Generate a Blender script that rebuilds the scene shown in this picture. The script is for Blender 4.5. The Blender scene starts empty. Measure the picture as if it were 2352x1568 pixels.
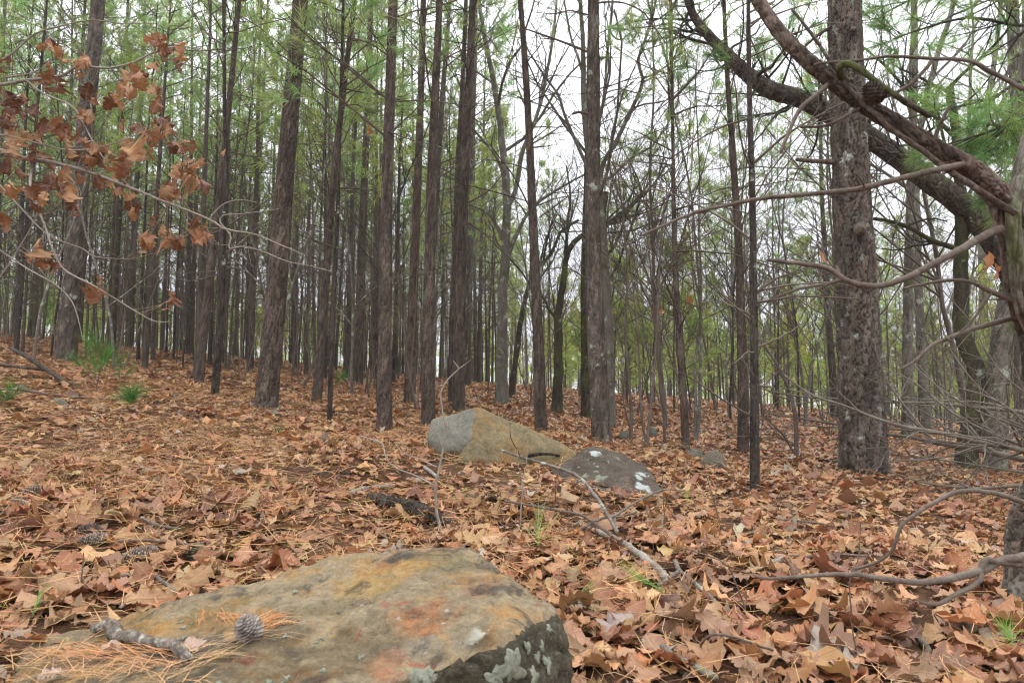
import bpy, bmesh, math, random
import numpy as np
from mathutils import Vector

SC = bpy.context.scene
COL = SC.collection
rs = np.random.RandomState(7)
PI = math.pi

# ------------------------------------------------------------------ camera
CH = 0.62
PITCH = math.radians(5.0)
FPX = 1568.0                       # focal length in units of a 2352 px wide frame (24 mm on 36 mm)
cam_d = bpy.data.cameras.new('camera')
cam = bpy.data.objects.new('camera', cam_d)
COL.objects.link(cam)
cam.location = (0, 0, CH)
cam.rotation_euler = (PI / 2 + PITCH, 0, 0)
cam_d.lens = 24.0
cam_d.sensor_width = 36.0
cam_d.clip_start = 0.05
cam_d.clip_end = 2000.0
cam_d.dof.use_dof = True
cam_d.dof.focus_distance = 3.6
cam_d.dof.aperture_fstop = 7.0
SC.camera = cam

# ------------------------------------------------------------------ sky and light (overcast)
SUN_EL, SUN_ROT = math.radians(52), math.radians(200)
world = bpy.data.worlds.new('World')
SC.world = world
world.use_nodes = True
wn = world.node_tree
wn.nodes.clear()
w_out = wn.nodes.new('ShaderNodeOutputWorld')
w_bg = wn.nodes.new('ShaderNodeBackground')
w_sky = wn.nodes.new('ShaderNodeTexSky')
w_sky.sky_type = 'NISHITA'
w_sky.sun_disc = False
w_sky.sun_elevation = SUN_EL
w_sky.sun_rotation = SUN_ROT
w_sky.dust_density = 4.0
w_geo = wn.nodes.new('ShaderNodeTexCoord')
w_sep = wn.nodes.new('ShaderNodeSeparateXYZ')
w_map = wn.nodes.new('ShaderNodeMapRange')          # overcast sky: brighter towards the zenith
w_map.inputs['From Min'].default_value = -0.05
w_map.inputs['From Max'].default_value = 1.0
w_map.inputs['To Min'].default_value = 0.0
w_map.inputs['To Max'].default_value = 1.0
w_cl = wn.nodes.new('ShaderNodeMix'); w_cl.data_type = 'RGBA'
w_cl.inputs[6].default_value = (6.3, 6.55, 7.15, 1)
w_cl.inputs[7].default_value = (19.0, 19.3, 20.0, 1)
w_no = wn.nodes.new('ShaderNodeTexNoise')
w_no.inputs['Scale'].default_value = 2.2
w_no.inputs['Detail'].default_value = 4
w_nm = wn.nodes.new('ShaderNodeMapRange')
w_nm.inputs['To Min'].default_value = 0.9
w_nm.inputs['To Max'].default_value = 1.1
w_mul = wn.nodes.new('ShaderNodeMix'); w_mul.data_type = 'RGBA'; w_mul.blend_type = 'MULTIPLY'
w_mul.inputs[0].default_value = 1.0
w_mix = wn.nodes.new('ShaderNodeMix'); w_mix.data_type = 'RGBA'
w_mix.inputs[0].default_value = 0.93                # cloud cover over the clear sky
L = wn.links.new
L(w_geo.outputs['Generated'], w_sep.inputs[0])
L(w_sep.outputs['Z'], w_map.inputs['Value'])
L(w_map.outputs[0], w_cl.inputs[0])
L(w_geo.outputs['Generated'], w_no.inputs['Vector'])
L(w_no.outputs['Fac'], w_nm.inputs['Value'])
L(w_cl.outputs[2], w_mul.inputs[6])
L(w_nm.outputs[0], w_mul.inputs[7])
L(w_sky.outputs[0], w_mix.inputs[6])
L(w_mul.outputs[2], w_mix.inputs[7])
L(w_mix.outputs[2], w_bg.inputs['Color'])
w_bg.inputs['Strength'].default_value = 0.1
L(w_bg.outputs[0], w_out.inputs['Surface'])

sun_d = bpy.data.lights.new('sun', 'SUN')
sun = bpy.data.objects.new('sun', sun_d)
COL.objects.link(sun)
sun_d.energy = 1.5
sun_d.angle = math.radians(35)
sun_d.color = (1.0, 0.96, 0.9)
sun.rotation_euler = (PI / 2 - SUN_EL, 0, PI - SUN_ROT + PI)
sun.location = (0, -5, 30)

SC.view_settings.view_transform = 'Standard'
SC.view_settings.look = 'None'
SC.view_settings.gamma = 1.0
SC.view_settings.use_curve_mapping = False
SC.view_settings.exposure = 0.86
SC.render.engine = 'CYCLES'
SC.cycles.filter_width = 1.1
SC.cycles.max_bounces = 8
SC.cycles.diffuse_bounces = 5
SC.cycles.transmission_bounces = 4
SC.cycles.transparent_max_bounces = 8

# ------------------------------------------------------------------ numeric helpers
def hash3(ix, iy, iz, seed=0):
    n = (ix.astype(np.int64) * 374761393 + iy.astype(np.int64) * 668265263 + iz.astype(np.int64) * 2147483647 + seed * 974711) & 0xFFFFFFFF
    n = ((n ^ (n >> 13)) * 1274126177) & 0xFFFFFFFF
    n = ((n ^ (n >> 15)) * 2246822519) & 0xFFFFFFFF
    return ((n ^ (n >> 16)) & 0xFFFFFF) / float(0xFFFFFF)

def vnoise(p, seed=0):
    i = np.floor(p).astype(np.int64); f = p - i
    f = f * f * f * (f * (f * 6 - 15) + 10)
    out = 0
    for dx in (0, 1):
        for dy in (0, 1):
            for dz in (0, 1):
                w = (f[:, 0] if dx else 1 - f[:, 0]) * (f[:, 1] if dy else 1 - f[:, 1]) * (f[:, 2] if dz else 1 - f[:, 2])
                out = out + w * hash3(i[:, 0] + dx, i[:, 1] + dy, i[:, 2] + dz, seed)
    return out * 2 - 1

def fbm(p, octv=4, seed=0):
    a, s, o = 1.0, 1.0, 0
    for k in range(octv):
        o = o + a * vnoise(p * s, seed + k); a *= 0.5; s *= 2.03
    return o

def ground_z(x, y):
    x = np.asarray(x, float); y = np.asarray(y, float)
    yy = np.where(y > 14, 14 + 11 * (1 - np.exp(-(y - 14) / 11.0)), y)
    lat = -0.08 * np.clip(x, -45, 45) + 0.022 * np.clip(-x - 0.5, 0, 45)
    z = -0.10 + 0.06 * yy + lat
    b = 0.028 * np.sin(x * 2.1 + 0.7 * y) * np.sin(y * 1.7 + 0.3) + 0.05 * np.sin(x * 0.61 + 1.3) * np.sin(y * 0.5 + 0.4) \
        + 0.012 * np.sin(x * 5.3 + 2.0) * np.sin(y * 6.1 + x)
    return z + b * np.clip((y - 0.5) / 2.0, 0, 1)

CP, SP = math.cos(PITCH), math.sin(PITCH)
def P(u, v, Y):
    a = (u - 1176) / FPX; b = (784 - v) / FPX
    t = Y / (CP - b * SP)
    return np.array([a * t, Y, CH + (SP + b * CP) * t])

def G(u, v, lift=0.0):
    Y = 0.6; step = 0.02
    while Y < 90:
        p = P(u, v, Y)
        if p[2] <= ground_z(p[0], p[1]) + lift:
            return p
        Y += step * max(1, Y * 0.3)
    p = P(u, v, 25.0); p[2] = ground_z(p[0], p[1])
    return p

def px2m(w, Y):                    # a width in picture units at depth Y, in metres
    return w * Y / FPX

def resample(pts, n):
    pts = np.asarray(pts, float)
    d = np.r_[0, np.cumsum(np.linalg.norm(np.diff(pts, axis=0), axis=1))]
    t = np.linspace(0, d[-1], n)
    # Catmull-Rom through the points
    out = np.empty((n, pts.shape[1]))
    for i, s in enumerate(t):
        k = min(max(np.searchsorted(d, s) - 1, 0), len(pts) - 2)
        u = (s - d[k]) / max(d[k + 1] - d[k], 1e-9)
        p0 = pts[max(k - 1, 0)]; p1 = pts[k]; p2 = pts[k + 1]; p3 = pts[min(k + 2, len(pts) - 1)]
        out[i] = 0.5 * (2 * p1 + (p2 - p0) * u + (2 * p0 - 5 * p1 + 4 * p2 - p3) * u * u + (3 * p1 - p0 - 3 * p2 + p3) * u ** 3)
    return out

# ------------------------------------------------------------------ mesh collecting
class Geo:
    def __init__(s): s.v = []; s.q = []; s.t = []; s.c = []; s.n = 0
    def add(s, v, tris=None, quads=None, tint=(1, 1, 1)):
        v = np.asarray(v, np.float32).reshape(-1, 3)
        if tris is not None and len(tris): s.t.append(np.asarray(tris, np.int64).reshape(-1, 3) + s.n)
        if quads is not None and len(quads): s.q.append(np.asarray(quads, np.int64).reshape(-1, 4) + s.n)
        c = np.ones((len(v), 4), np.float32); c[:, :3] = tint
        s.v.append(v); s.c.append(c); s.n += len(v)
    def mesh(s, name, smooth=True):
        V = np.concatenate(s.v) if s.v else np.zeros((0, 3), np.float32)
        C = np.concatenate(s.c)
        T = np.concatenate(s.t) if s.t else np.zeros((0, 3), np.int64)
        Q = np.concatenate(s.q) if s.q else np.zeros((0, 4), np.int64)
        me = bpy.data.meshes.new(name)
        me.vertices.add(len(V)); me.vertices.foreach_set('co', V.ravel())
        me.loops.add(T.size + Q.size)
        me.loops.foreach_set('vertex_index', np.concatenate([T.ravel(), Q.ravel()]).astype(np.int32))
        me.polygons.add(len(T) + len(Q))
        me.polygons.foreach_set('loop_start', np.concatenate([np.arange(len(T)) * 3, T.size + np.arange(len(Q)) * 4]).astype(np.int32))
        me.polygons.foreach_set('use_smooth', np.full(len(T) + len(Q), smooth))
        a = me.attributes.new('tint', 'FLOAT_COLOR', 'POINT')
        a.data.foreach_set('color', C.ravel())
        me.update(calc_edges=True)
        return me
    def obj(s, name, mat, parent=None, loc=None, label=None, kind=None, smooth=True):
        me = s.mesh(name, smooth)
        me.materials.append(mat)
        o = bpy.data.objects.new(name, me); COL.objects.link(o)
        if parent is not None: o.parent = parent
        if loc is not None: o.location = loc
        if label: o['label'] = label
        if kind: o['kind'] = kind
        return o

def norm(a): return a / np.maximum(np.linalg.norm(a, axis=-1, keepdims=True), 1e-9)

def tubes(geo, Pts, R, sides=5, tint=(1, 1, 1), wob=0.0):
    """Pts (N,k,3), R (N,k): N tubes of k rings in one go"""
    Pts = np.asarray(Pts, float); R = np.asarray(R, float)
    if Pts.ndim == 2: Pts = Pts[None]; R = R[None]
    N, k, _ = Pts.shape
    if N == 0: return
    T = norm(np.gradient(Pts, axis=1))
    ref = np.where(np.abs(T[:, 0, 2:3]) > 0.8, np.array([[1.0, 0, 0]]), np.array([[0, 0, 1.0]]))
    U = np.empty_like(T)
    u = norm(np.cross(ref, T[:, 0])); U[:, 0] = u
    for i in range(1, k):
        u = norm(u - T[:, i] * np.sum(u * T[:, i], axis=1, keepdims=True)); U[:, i] = u
    W = np.cross(T, U)
    a = np.linspace(0, 2 * PI, sides, endpoint=False)
    ca, sa = np.cos(a), np.sin(a)
    rr = R[:, :, None] * (1 + (wob * (rs.rand(N, k, sides) * 2 - 1) if wob else np.zeros((1, 1, sides))))
    V = Pts[:, :, None, :] + rr[..., None] * (ca[None, None, :, None] * U[:, :, None, :] + sa[None, None, :, None] * W[:, :, None, :])
    base = (np.arange(N) * k * sides)[:, None, None] + (np.arange(k - 1) * sides)[None, :, None]
    j = np.arange(sides)[None, None, :]; jn = (j + 1) % sides
    Q = np.stack([base + j, base + jn, base + sides + jn, base + sides + j], -1).reshape(-1, 4)
    if isinstance(tint, np.ndarray) and tint.ndim == 2:
        tint = np.repeat(tint, k * sides, axis=0)
    geo.add(V.reshape(-1, 3), quads=Q, tint=tint)

def grow(starts, dirs, lens, rads, k=6, wig=0.25, up=0.1, tip=0.3):
    N = len(starts)
    p = np.array(starts, float); d = norm(np.array(dirs, float)); L_ = np.asarray(lens, float)[:, None] / (k - 1)
    out = np.empty((N, k, 3)); out[:, 0] = p
    for i in range(1, k):
        d = norm(d + wig * rs.randn(N, 3) * np.array([1, 1, .8]) + np.array([0, 0, up]))
        p = p + d * L_; out[:, i] = p
    R = np.asarray(rads, float)[:, None] * np.linspace(1, tip, k)[None]
    return out, R

def sprout(Pts, R, m, ang=(35, 65), lf=0.5, f0=0.3, f1=1.0, rf=0.6, lens=None):
    """m children on every parent: starts, dirs, lens, rads"""
    N, k, _ = Pts.shape
    plen = np.linalg.norm(np.diff(Pts, axis=1), axis=2).sum(1)
    idx = np.repeat(np.arange(N), m)
    f = f0 + (f1 - f0) * rs.rand(N * m)
    x = f * (k - 1); i = np.minimum(x.astype(int), k - 2); w = (x - i)[:, None]
    s = Pts[idx, i] * (1 - w) + Pts[idx, i + 1] * w
    t = norm(Pts[idx, i + 1] - Pts[idx, i])
    perp = rs.randn(N * m, 3); perp = norm(perp - t * np.sum(perp * t, axis=1, keepdims=True))
    a = np.radians(ang[0] + (ang[1] - ang[0]) * rs.rand(N * m))[:, None]
    d = t * np.cos(a) + perp * np.sin(a)
    ln = plen[idx] * lf * (1.15 - 0.6 * f) * (0.6 + 0.8 * rs.rand(N * m))
    r = (R[idx, i] * (1 - w[:, 0]) + R[idx, i + 1] * w[:, 0]) * rf
    return s, d, ln, r

def tufts(geo, centers, dirs, n=30, length=0.15, width=0.004, spread=0.75, tint=None, tvar=0.25, droop=0.15):
    """pine needle tufts: n one-triangle needles fanned round each direction"""
    N = len(centers)
    if N == 0: return
    C = np.repeat(np.asarray(centers, float), n, axis=0)
    D = norm(np.repeat(np.asarray(dirs, float), n, axis=0))
    d = norm(D + spread * rs.randn(N * n, 3) + np.array([0, 0, -droop]))
    C = C + D * (rs.rand(N * n, 1) - 0.6) * length * 0.8
    l = length * (0.7 + 0.5 * rs.rand(N * n, 1))
    side = norm(np.cross(d, rs.randn(N * n, 3))) * width * 0.5
    V = np.stack([C - side, C + side, C + d * l], 1).reshape(-1, 3)
    if tint is None: tint = np.array([1., 1., 1.])
    ct = np.repeat(np.clip(1 + tvar * rs.randn(N, 1), 0.4, 1.8) * np.asarray(tint)[None] * (1 + 0.10 * rs.randn(N, 3)), n, axis=0)
    ct = np.clip(ct * (1 + 0.2 * rs.randn(N * n, 1)), 0.2, 2.2)
    geo.add(V, tris=np.arange(N * n * 3).reshape(-1, 3), tint=np.repeat(ct, 3, axis=0))

def empty(name, loc, label=None, cat=None, group=None):
    o = bpy.data.objects.new(name, None); COL.objects.link(o); o.location = loc
    o.empty_display_size = 0.2
    if label: o['label'] = label
    if cat: o['category'] = cat
    if group: o['group'] = group
    return o

def tag(o, label, cat, group=None):
    o['label'] = label; o['category'] = cat
    if group: o['group'] = group
    return o

def copy_tree(root, loc, rotz, sc=1.0, label=None, group=None):
    r = root.copy(); COL.objects.link(r); r.location = loc
    r.rotation_euler = (rs.randn() * 0.02, rs.randn() * 0.02, rotz); r.scale = (sc, sc, sc)
    if label: r['label'] = label
    if group: r['group'] = group
    for ch in root.children:
        c = ch.copy(); COL.objects.link(c); c.parent = r
    return r

# ------------------------------------------------------------------ materials
class Mat:
    def __init__(s, name):
        s.m = bpy.data.materials.new(name); s.m.use_nodes = True
        s.nt = s.m.node_tree; s.nt.nodes.clear()
        s.out = s.nt.nodes.new('ShaderNodeOutputMaterial')
        s.b = s.nt.nodes.new('ShaderNodeBsdfPrincipled')
        s.nt.links.new(s.b.outputs[0], s.out.inputs[0])
        s.tc = s.nt.nodes.new('ShaderNodeTexCoord')
    def n(s, t): return s.nt.nodes.new(t)
    def l(s, a, b): s.nt.links.new(a, b)
    def coord(s, scale=(1, 1, 1)):
        mp = s.n('ShaderNodeMapping'); mp.inputs['Scale'].default_value = scale
        s.l(s.tc.outputs['Object'], mp.inputs['Vector']); return mp.outputs[0]
    def noise(s, scale, detail=4, rough=0.55, vec=None, dist=0.0):
        t = s.n('ShaderNodeTexNoise'); t.inputs['Scale'].default_value = scale; t.inputs['Detail'].default_value = detail
        t.inputs['Roughness'].default_value = rough; t.inputs['Distortion'].default_value = dist
        s.l(vec if vec is not None else s.tc.outputs['Object'], t.inputs['Vector']); return t.outputs['Fac']
    def voro(s, scale, feature='F1', vec=None, rnd=1.0):
        t = s.n('ShaderNodeTexVoronoi'); t.feature = feature; t.inputs['Scale'].default_value = scale
        t.inputs['Randomness'].default_value = rnd
        s.l(vec if vec is not None else s.tc.outputs['Object'], t.inputs['Vector']); return t
    def ramp(s, fac, stops):
        r = s.n('ShaderNodeValToRGB'); e = r.color_ramp.elements
        while len(e) < len(stops): e.new(0.5)
        for el, (p, c) in zip(e, stops):
            el.position = p; el.color = (*c, 1) if len(c) == 3 else c
        s.l(fac, r.inputs[0]); return r.outputs[0]
    def mr(s, val, a, b, c=0.0, d=1.0):
        r = s.n('ShaderNodeMapRange'); r.inputs[1].default_value = a; r.inputs[2].default_value = b
        r.inputs[3].default_value = c; r.inputs[4].default_value = d; s.l(val, r.inputs[0]); return r.outputs[0]
    def math(s, op, a, b):
        r = s.n('ShaderNodeMath'); r.operation = op
        for i, x in enumerate((a, b)):
            if isinstance(x, (int, float)): r.inputs[i].default_value = x
            else: s.l(x, r.inputs[i])
        return r.outputs[0]
    def mix(s, fac, a, b, mode='MIX'):
        r = s.n('ShaderNodeMix'); r.data_type = 'RGBA'; r.blend_type = mode
        for i, x in ((0, fac), (6, a), (7, b)):
            if isinstance(x, (int, float)): r.inputs[i].default_value = x
            elif isinstance(x, tuple): r.inputs[i].default_value = (*x, 1)
            else: s.l(x, r.inputs[i])
        return r.outputs[2]
    def attr(s, name='tint'):
        a = s.n('ShaderNodeAttribute'); a.attribute_name = name; return a.outputs['Color']
    def bump(s, h, strength=0.5, dist=0.02):
        b = s.n('ShaderNodeBump'); b.inputs['Strength'].default_value = strength; b.inputs['Distance'].default_value = dist
        s.l(h, b.inputs['Height']); s.l(b.outputs[0], s.b.inputs['Normal']); return b
    def fin(s, color, rough=0.85, spec=0.25):
        if isinstance(color, tuple): s.b.inputs['Base Color'].default_value = (*color, 1)
        else: s.l(color, s.b.inputs['Base Color'])
        s.b.inputs['Roughness'].default_value = rough
        s.b.inputs['Specular IOR Level'].default_value = spec
        return s.m
    def thin(s, color, amount=0.35, normal=None):
        """thin leaf: light also comes through"""
        tr = s.n('ShaderNodeBsdfTranslucent'); s.l(color, tr.inputs['Color'])
        mx = s.n('ShaderNodeMixShader'); mx.inputs[0].default_value = amount
        s.l(s.b.outputs[0], mx.inputs[1]); s.l(tr.outputs[0], mx.inputs[2]); s.l(mx.outputs[0], s.out.inputs[0])

def bark_mat(name, c1, c2, c3, lichen=0.0, moss=0.0, vs=38, stretch=0.4, bump=0.6, lich_col=(.42, .46, .38)):
    m = Mat(name)
    v = m.coord((1, 1, stretch))
    n1 = m.noise(9, 5, .6, v, .6); n2 = m.noise(vs * 2.2, 4, .65, v)
    col = m.ramp(n1, [(.3, c1), (.52, c2), (.72, c3)])
    col = m.mix(m.mr(n2, .3, .7, .0, .55), col, c1)
    n3 = m.noise(150, 4, .7); col = m.mix(m.mr(n3, .35, .65, 0, .5), col, m.mix(1.0, col, (.45, .43, .42), 'MULTIPLY'))
    col = m.mix(1.0, col, m.attr(), 'MULTIPLY')
    if lichen:
        ln = m.noise(6, 5, .7); col = m.mix(m.mr(ln, .62 - lichen * .25, .70 - lichen * .2, 0, .8), col, lich_col)
    if moss:
        mn = m.noise(4, 5, .65); col = m.mix(m.mr(mn, .55 - moss * .3, .7 - moss * .25, 0, .9), col, (.075, .085, .02))
    vo = m.voro(vs, 'DISTANCE_TO_EDGE', v)
    h = m.math('ADD', m.math('ADD', m.mr(vo.outputs['Distance'], 0, .25), m.math('MULTIPLY', n2, .6)), m.math('MULTIPLY', n3, .3))
    m.bump(h, bump, 0.012)
    return m.fin(col, .9, .2)

M = {}
M['bark_pine'] = bark_mat('bark_pine', (.056, .043, .033), (.128, .098, .077), (.21, .172, .14))
M['bark_grey'] = bark_mat('bark_grey_pine', (.06, .048, .038), (.15, .12, .098), (.26, .225, .19), lichen=.08)
M['bark_far'] = bark_mat('bark_stand_pine', (0.070, 0.050, 0.038), (0.140, 0.105, 0.078), (0.203, 0.157, 0.115), vs=26)
M['bark_dark'] = bark_mat('bark_dark', (0.035, 0.028, 0.023), (0.074, 0.061, 0.049), (0.121, 0.103, 0.084), lichen=.08)
M['bark_algae'] = bark_mat('bark_algae_pine', (.062, .052, .034), (.125, .105, .07), (.185, .165, .11), moss=.16, vs=30)
M['bark_moss'] = bark_mat('bark_mossy', (.036, .03, .02), (.08, .066, .045), (.13, .11, .08), moss=.28, lichen=.1)
M['bark_pale'] = bark_mat('bark_pale_oak', (.11, .096, .078), (.20, .18, .15), (.29, .265, .225), lichen=.25, moss=.12, bump=.4)
M['bark_twig'] = bark_mat('bark_twig', (0.098, 0.074, 0.057), (0.167, 0.132, 0.106), (0.253, 0.213, 0.178), bump=.3)
M['bark_bush'] = bark_mat('bark_grey_bush', (.12, .10, .078), (.21, .18, .145), (.31, .28, .235), bump=.3)
M['bark_white'] = bark_mat('bark_white_twig', (.20, .165, .13), (.35, .31, .265), (.46, .43, .38), bump=.3)
M['bark_near'] = bark_mat('bark_scaly_limb', (.066, .046, .036), (.145, .108, .085), (.27, .225, .19), lichen=.22, vs=60, lich_col=(.34, .31, .27))
M['wood_dead'] = bark_mat('wood_weathered', (.10, .08, .064), (.22, .185, .15), (.40, .36, .31), lichen=.12, bump=.5)
M['wood_rot'] = bark_mat('wood_rotten', (.03, .024, .019), (.075, .06, .047), (.17, .14, .11), bump=1.0)

def needle_mat(name, c1, c2, tr=.45):
    m = Mat(name)
    n = m.noise(1.3, 3)
    col = m.mix(m.mr(n, .35, .65), c1, c2)
    col = m.mix(1.0, col, m.attr(), 'MULTIPLY')
    mm = m.fin(col, .55, .4); m.thin(col, tr); return mm
M['needles'] = needle_mat('pine_needles', (.25, .37, .15), (.34, .42, .14), .55)
M['needles_young'] = needle_mat('young_pine_needles', (.37, .49, .16), (.46, .51, .16), .6)
M['needles_bright'] = needle_mat('bright_pine_needles', (.07, .19, .03), (.10, .22, .05), .35)

def leaf_mat(name, tr=.22):
    m = Mat(name)
    a = m.n('ShaderNodeAttribute'); a.attribute_name = 'tint'
    col = a.outputs['Color']
    n = m.noise(26, 5, .65)
    col = m.mix(m.mr(n, .35, .7, 0, .55), col, m.mix(1.0, col, (.62, .5, .42), 'MULTIPLY'))
    n2 = m.noise(130, 3, .6)
    col = m.mix(m.mr(n2, .3, .7, 0, .14), col, (.50, .31, .17))
    uv = m.n('ShaderNodeAttribute'); uv.attribute_name = 'leafco'
    sx = m.n('ShaderNodeSeparateXYZ'); m.l(uv.outputs['Vector'], sx.inputs[0])
    ab = m.math('ABSOLUTE', sx.outputs['Y'], 0)
    mid = m.mr(ab, .012, .035, 1, 0)
    ph = m.math('SUBTRACT', sx.outputs['X'], m.math('MULTIPLY', ab, .7))
    fr = m.math('PINGPONG', m.math('MULTIPLY', ph, 5.0), .5)
    side = m.mr(fr, .0, .07, .6, 0)
    vein = m.math('MAXIMUM', mid, side)
    col = m.mix(m.math('MULTIPLY', vein, .22), col, (.50, .31, .17))
    h = m.math('ADD', m.math('MULTIPLY', vein, -1.0), m.math('MULTIPLY', m.noise(60, 4), 1.2))
    m.bump(h, .5, .004)
    mm = m.fin(col, .55, .45); m.thin(col, tr); return mm
M['leaf'] = leaf_mat('dry_oak_leaf')
M['leaf_hang'] = leaf_mat('hanging_oak_leaf', .2)

m = Mat('forest_soil')
n1 = m.noise(14, 6, .7); n2 = m.noise(70, 5, .7); n3 = m.noise(1.2, 4)
c = m.ramp(n1, [(.3, (.03, .017, .011)), (.48, (.10, .05, .028)), (.6, (.17, .085, .047)), (.75, (.25, .14, .08))])
c = m.mix(m.mr(n2, .35, .7, 0, .7), c, (.10, .05, .03))
c = m.mix(m.mr(n3, .4, .7, 0, .35), c, (.30, .17, .08))
m.bump(m.math('ADD', n2, n1), .9, .05)
M['soil'] = m.fin(c, .95, .15)

m = Mat('pine_straw')
col = m.mix(1.0, m.mix(m.noise(8, 2), (.36, .17, .075), (.46, .28, .13)), m.attr(), 'MULTIPLY')
M['straw'] = m.fin(col, .6, .3)

def rock_mat(name, base, patches, lich_scale=9, lich_amt=.5, lich_col=(.46, .5, .43), dark=(.055, .052, .045), dark_amt=.5, bump=.7, grain=190, lich_lim=.3, speck=None):
    m = Mat(name)
    w = m.noise(2.6, 6, .62, None, .8)
    col = m.ramp(w, base)
    for sc, lo, hi, c, st in patches:
        n = m.noise(sc, 6, .65, None, .7)
        col = m.mix(m.mr(n, lo, hi, 0, st), col, c)
    dn = m.noise(3.7, 7, .7, None, .4)
    col = m.mix(m.mr(dn, .64 - dark_amt * .15, .72 - dark_amt * .12, 0, .85), col, dark)
    g = m.noise(grain, 4, .7)
    col = m.mix(m.mr(g, .3, .7, .0, .4), col, m.mix(1.0, col, (.5, .48, .45), 'MULTIPLY'))
    g2 = m.noise(26, 5, .7)
    col = m.mix(m.mr(g2, .42, .68, 0, .5), col, m.mix(1.0, col, (.55, .52, .5), 'MULTIPLY'))
    col = m.mix(1.0, col, m.attr(), 'MULTIPLY')
    g3 = m.noise(62, 5, .75); col = m.mix(m.mr(g3, .40, .62, 0, .55), col, m.mix(1.0, col, (.42, .40, .37), 'MULTIPLY'))
    g4 = m.noise(85, 4, .7); col = m.mix(m.mr(g4, .55, .68, 0, .45), col, m.mix(.5, col, (.42, .36, .25)))
    if lich_amt:
        vo = m.voro(lich_scale, 'F1'); n = m.noise(lich_scale * 3.2, 5, .7); area = m.noise(2.3, 3, .5)
        d = m.math('ADD', vo.outputs['Distance'], m.math('MULTIPLY', m.math('SUBTRACT', n, .5), .55))
        sp = m.mr(d, lich_lim - .03, lich_lim + .03, 1, 0)
        ar = m.mr(area, .62 - lich_amt * .22, .68 - lich_amt * .2, 0, .9)
        col = m.mix(m.math('MULTIPLY', sp, ar), col, m.mix(m.mr(n, .35, .65), lich_col, tuple(x * .7 for x in lich_col)))
    if speck:
        vo = m.voro(speck[0], 'F1'); ar = m.noise(3.1, 2)
        sp = m.math('MULTIPLY', m.mr(vo.outputs['Distance'], speck[1], speck[1] + .05, 1, 0), m.mr(ar, .5, .6, 0, .85))
        col = m.mix(sp, col, (.36, .33, .28))
    h = m.math('ADD', m.math('ADD', m.math('MULTIPLY', g, .35), m.math('MULTIPLY', g3, -.5)), m.math('ADD', g2, m.math('MULTIPLY', w, .6)))
    m.bump(h, bump, .03)
    return m.fin(col, .88, .25)

M['rock_ochre'] = rock_mat('rock_ochre_sandstone',
    [(.28, (.15, .125, .09)), (.40, (.27, .215, .135)), (.50, (.36, .285, .175)), (.60, (.27, .22, .15)), (.74, (.40, .31, .205))],
    [(5.0, .50, .60, (.42, .235, .075), .62), (12, .53, .62, (.42, .25, .085), .5), (3.6, .56, .66, (.30, .145, .095), .8), (6.5, .57, .65, (.38, .30, .19), .8), (7.5, .60, .66, (.36, .10, .05), .7), (9, .56, .63, (.085, .08, .07), .75)],
    lich_scale=11, lich_amt=.25, dark_amt=.3, speck=(38, .13))
M['rock_facet'] = rock_mat('rock_dark_facet', [(.3, (.04, .036, .026)), (.5, (.075, .064, .042)), (.7, (.115, .10, .065))], [(6, .54, .64, (.14, .125, .08), .7)], lich_amt=0, dark_amt=.3)  # darker stone colour for the slab's faces turned right and forward
M['rock_grey'] = rock_mat('rock_grey_face', [(.3, (.19, .19, .155)), (.5, (.255, .25, .205)), (.7, (.30, .295, .24))],
    [(3, .55, .7, (.27, .22, .13), .5)], lich_amt=0, dark_amt=.0, bump=.5)
M['rock_tan'] = rock_mat('rock_tan_sandstone', [(.3, (.16, .135, .08)), (.5, (.26, .21, .115)), (.7, (.34, .265, .145))],
    [(3.5, .50, .62, (.40, .23, .075), .75), (11, .52, .62, (.17, .15, .09), .6), (5, .58, .7, (.17, .15, .10), .6)], lich_amt=0, dark_amt=.05, bump=.6)
M['rock_dark'] = rock_mat('rock_dark_lichen', [(.3, (.07, .058, .046)), (.5, (.125, .10, .078)), (.7, (.18, .15, .115))],
    [(4, .54, .68, (.15, .085, .06), .7), (5, .58, .7, (.17, .165, .125), .6)], lich_scale=6.5, lich_amt=.75, lich_col=(.48, .52, .49), dark_amt=.5, lich_lim=.27)
M['rock_brown'] = rock_mat('rock_brown_stone', [(.3, (.15, .13, .10)), (.5, (.22, .185, .14)), (.7, (.27, .22, .165))],
    [(4, .55, .68, (.30, .19, .10), .6)], lich_amt=.2, dark_amt=.3)
M['rock_moss'] = rock_mat('rock_small_grey', [(.3, (.13, .13, .10)), (.5, (.20, .20, .155)), (.7, (.27, .265, .21))],
    [(5, .55, .7, (.10, .11, .04), .6)], lich_amt=.3, dark_amt=.3)
m = Mat('pine_cone_scales')
M['cone'] = m.fin(m.mix(1.0, m.ramp(m.noise(60, 4), [(.35, (.10, .075, .06)), (.6, (.27, .225, .19)), (.75, (.40, .36, .32))]), m.attr(), 'MULTIPLY'), .8, .2)
m = Mat('grass_blade')
M['grass'] = m.fin(m.mix(1.0, (.16, .26, .06), m.attr(), 'MULTIPLY'), .5, .4)
m = Mat('lichen_crust')
M['lichen'] = m.fin(m.ramp(m.noise(70, 5, .7), [(.35, (.10, .105, .074)), (.48, (.17, .178, .132)), (.7, (.25, .255, .20))]), .95, .1)
m = Mat('moss_cushion')
M['moss'] = m.fin(m.ramp(m.noise(60, 4), [(.35, (.05, .06, .012)), (.65, (.15, .15, .03))]), .95, .1)

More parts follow.
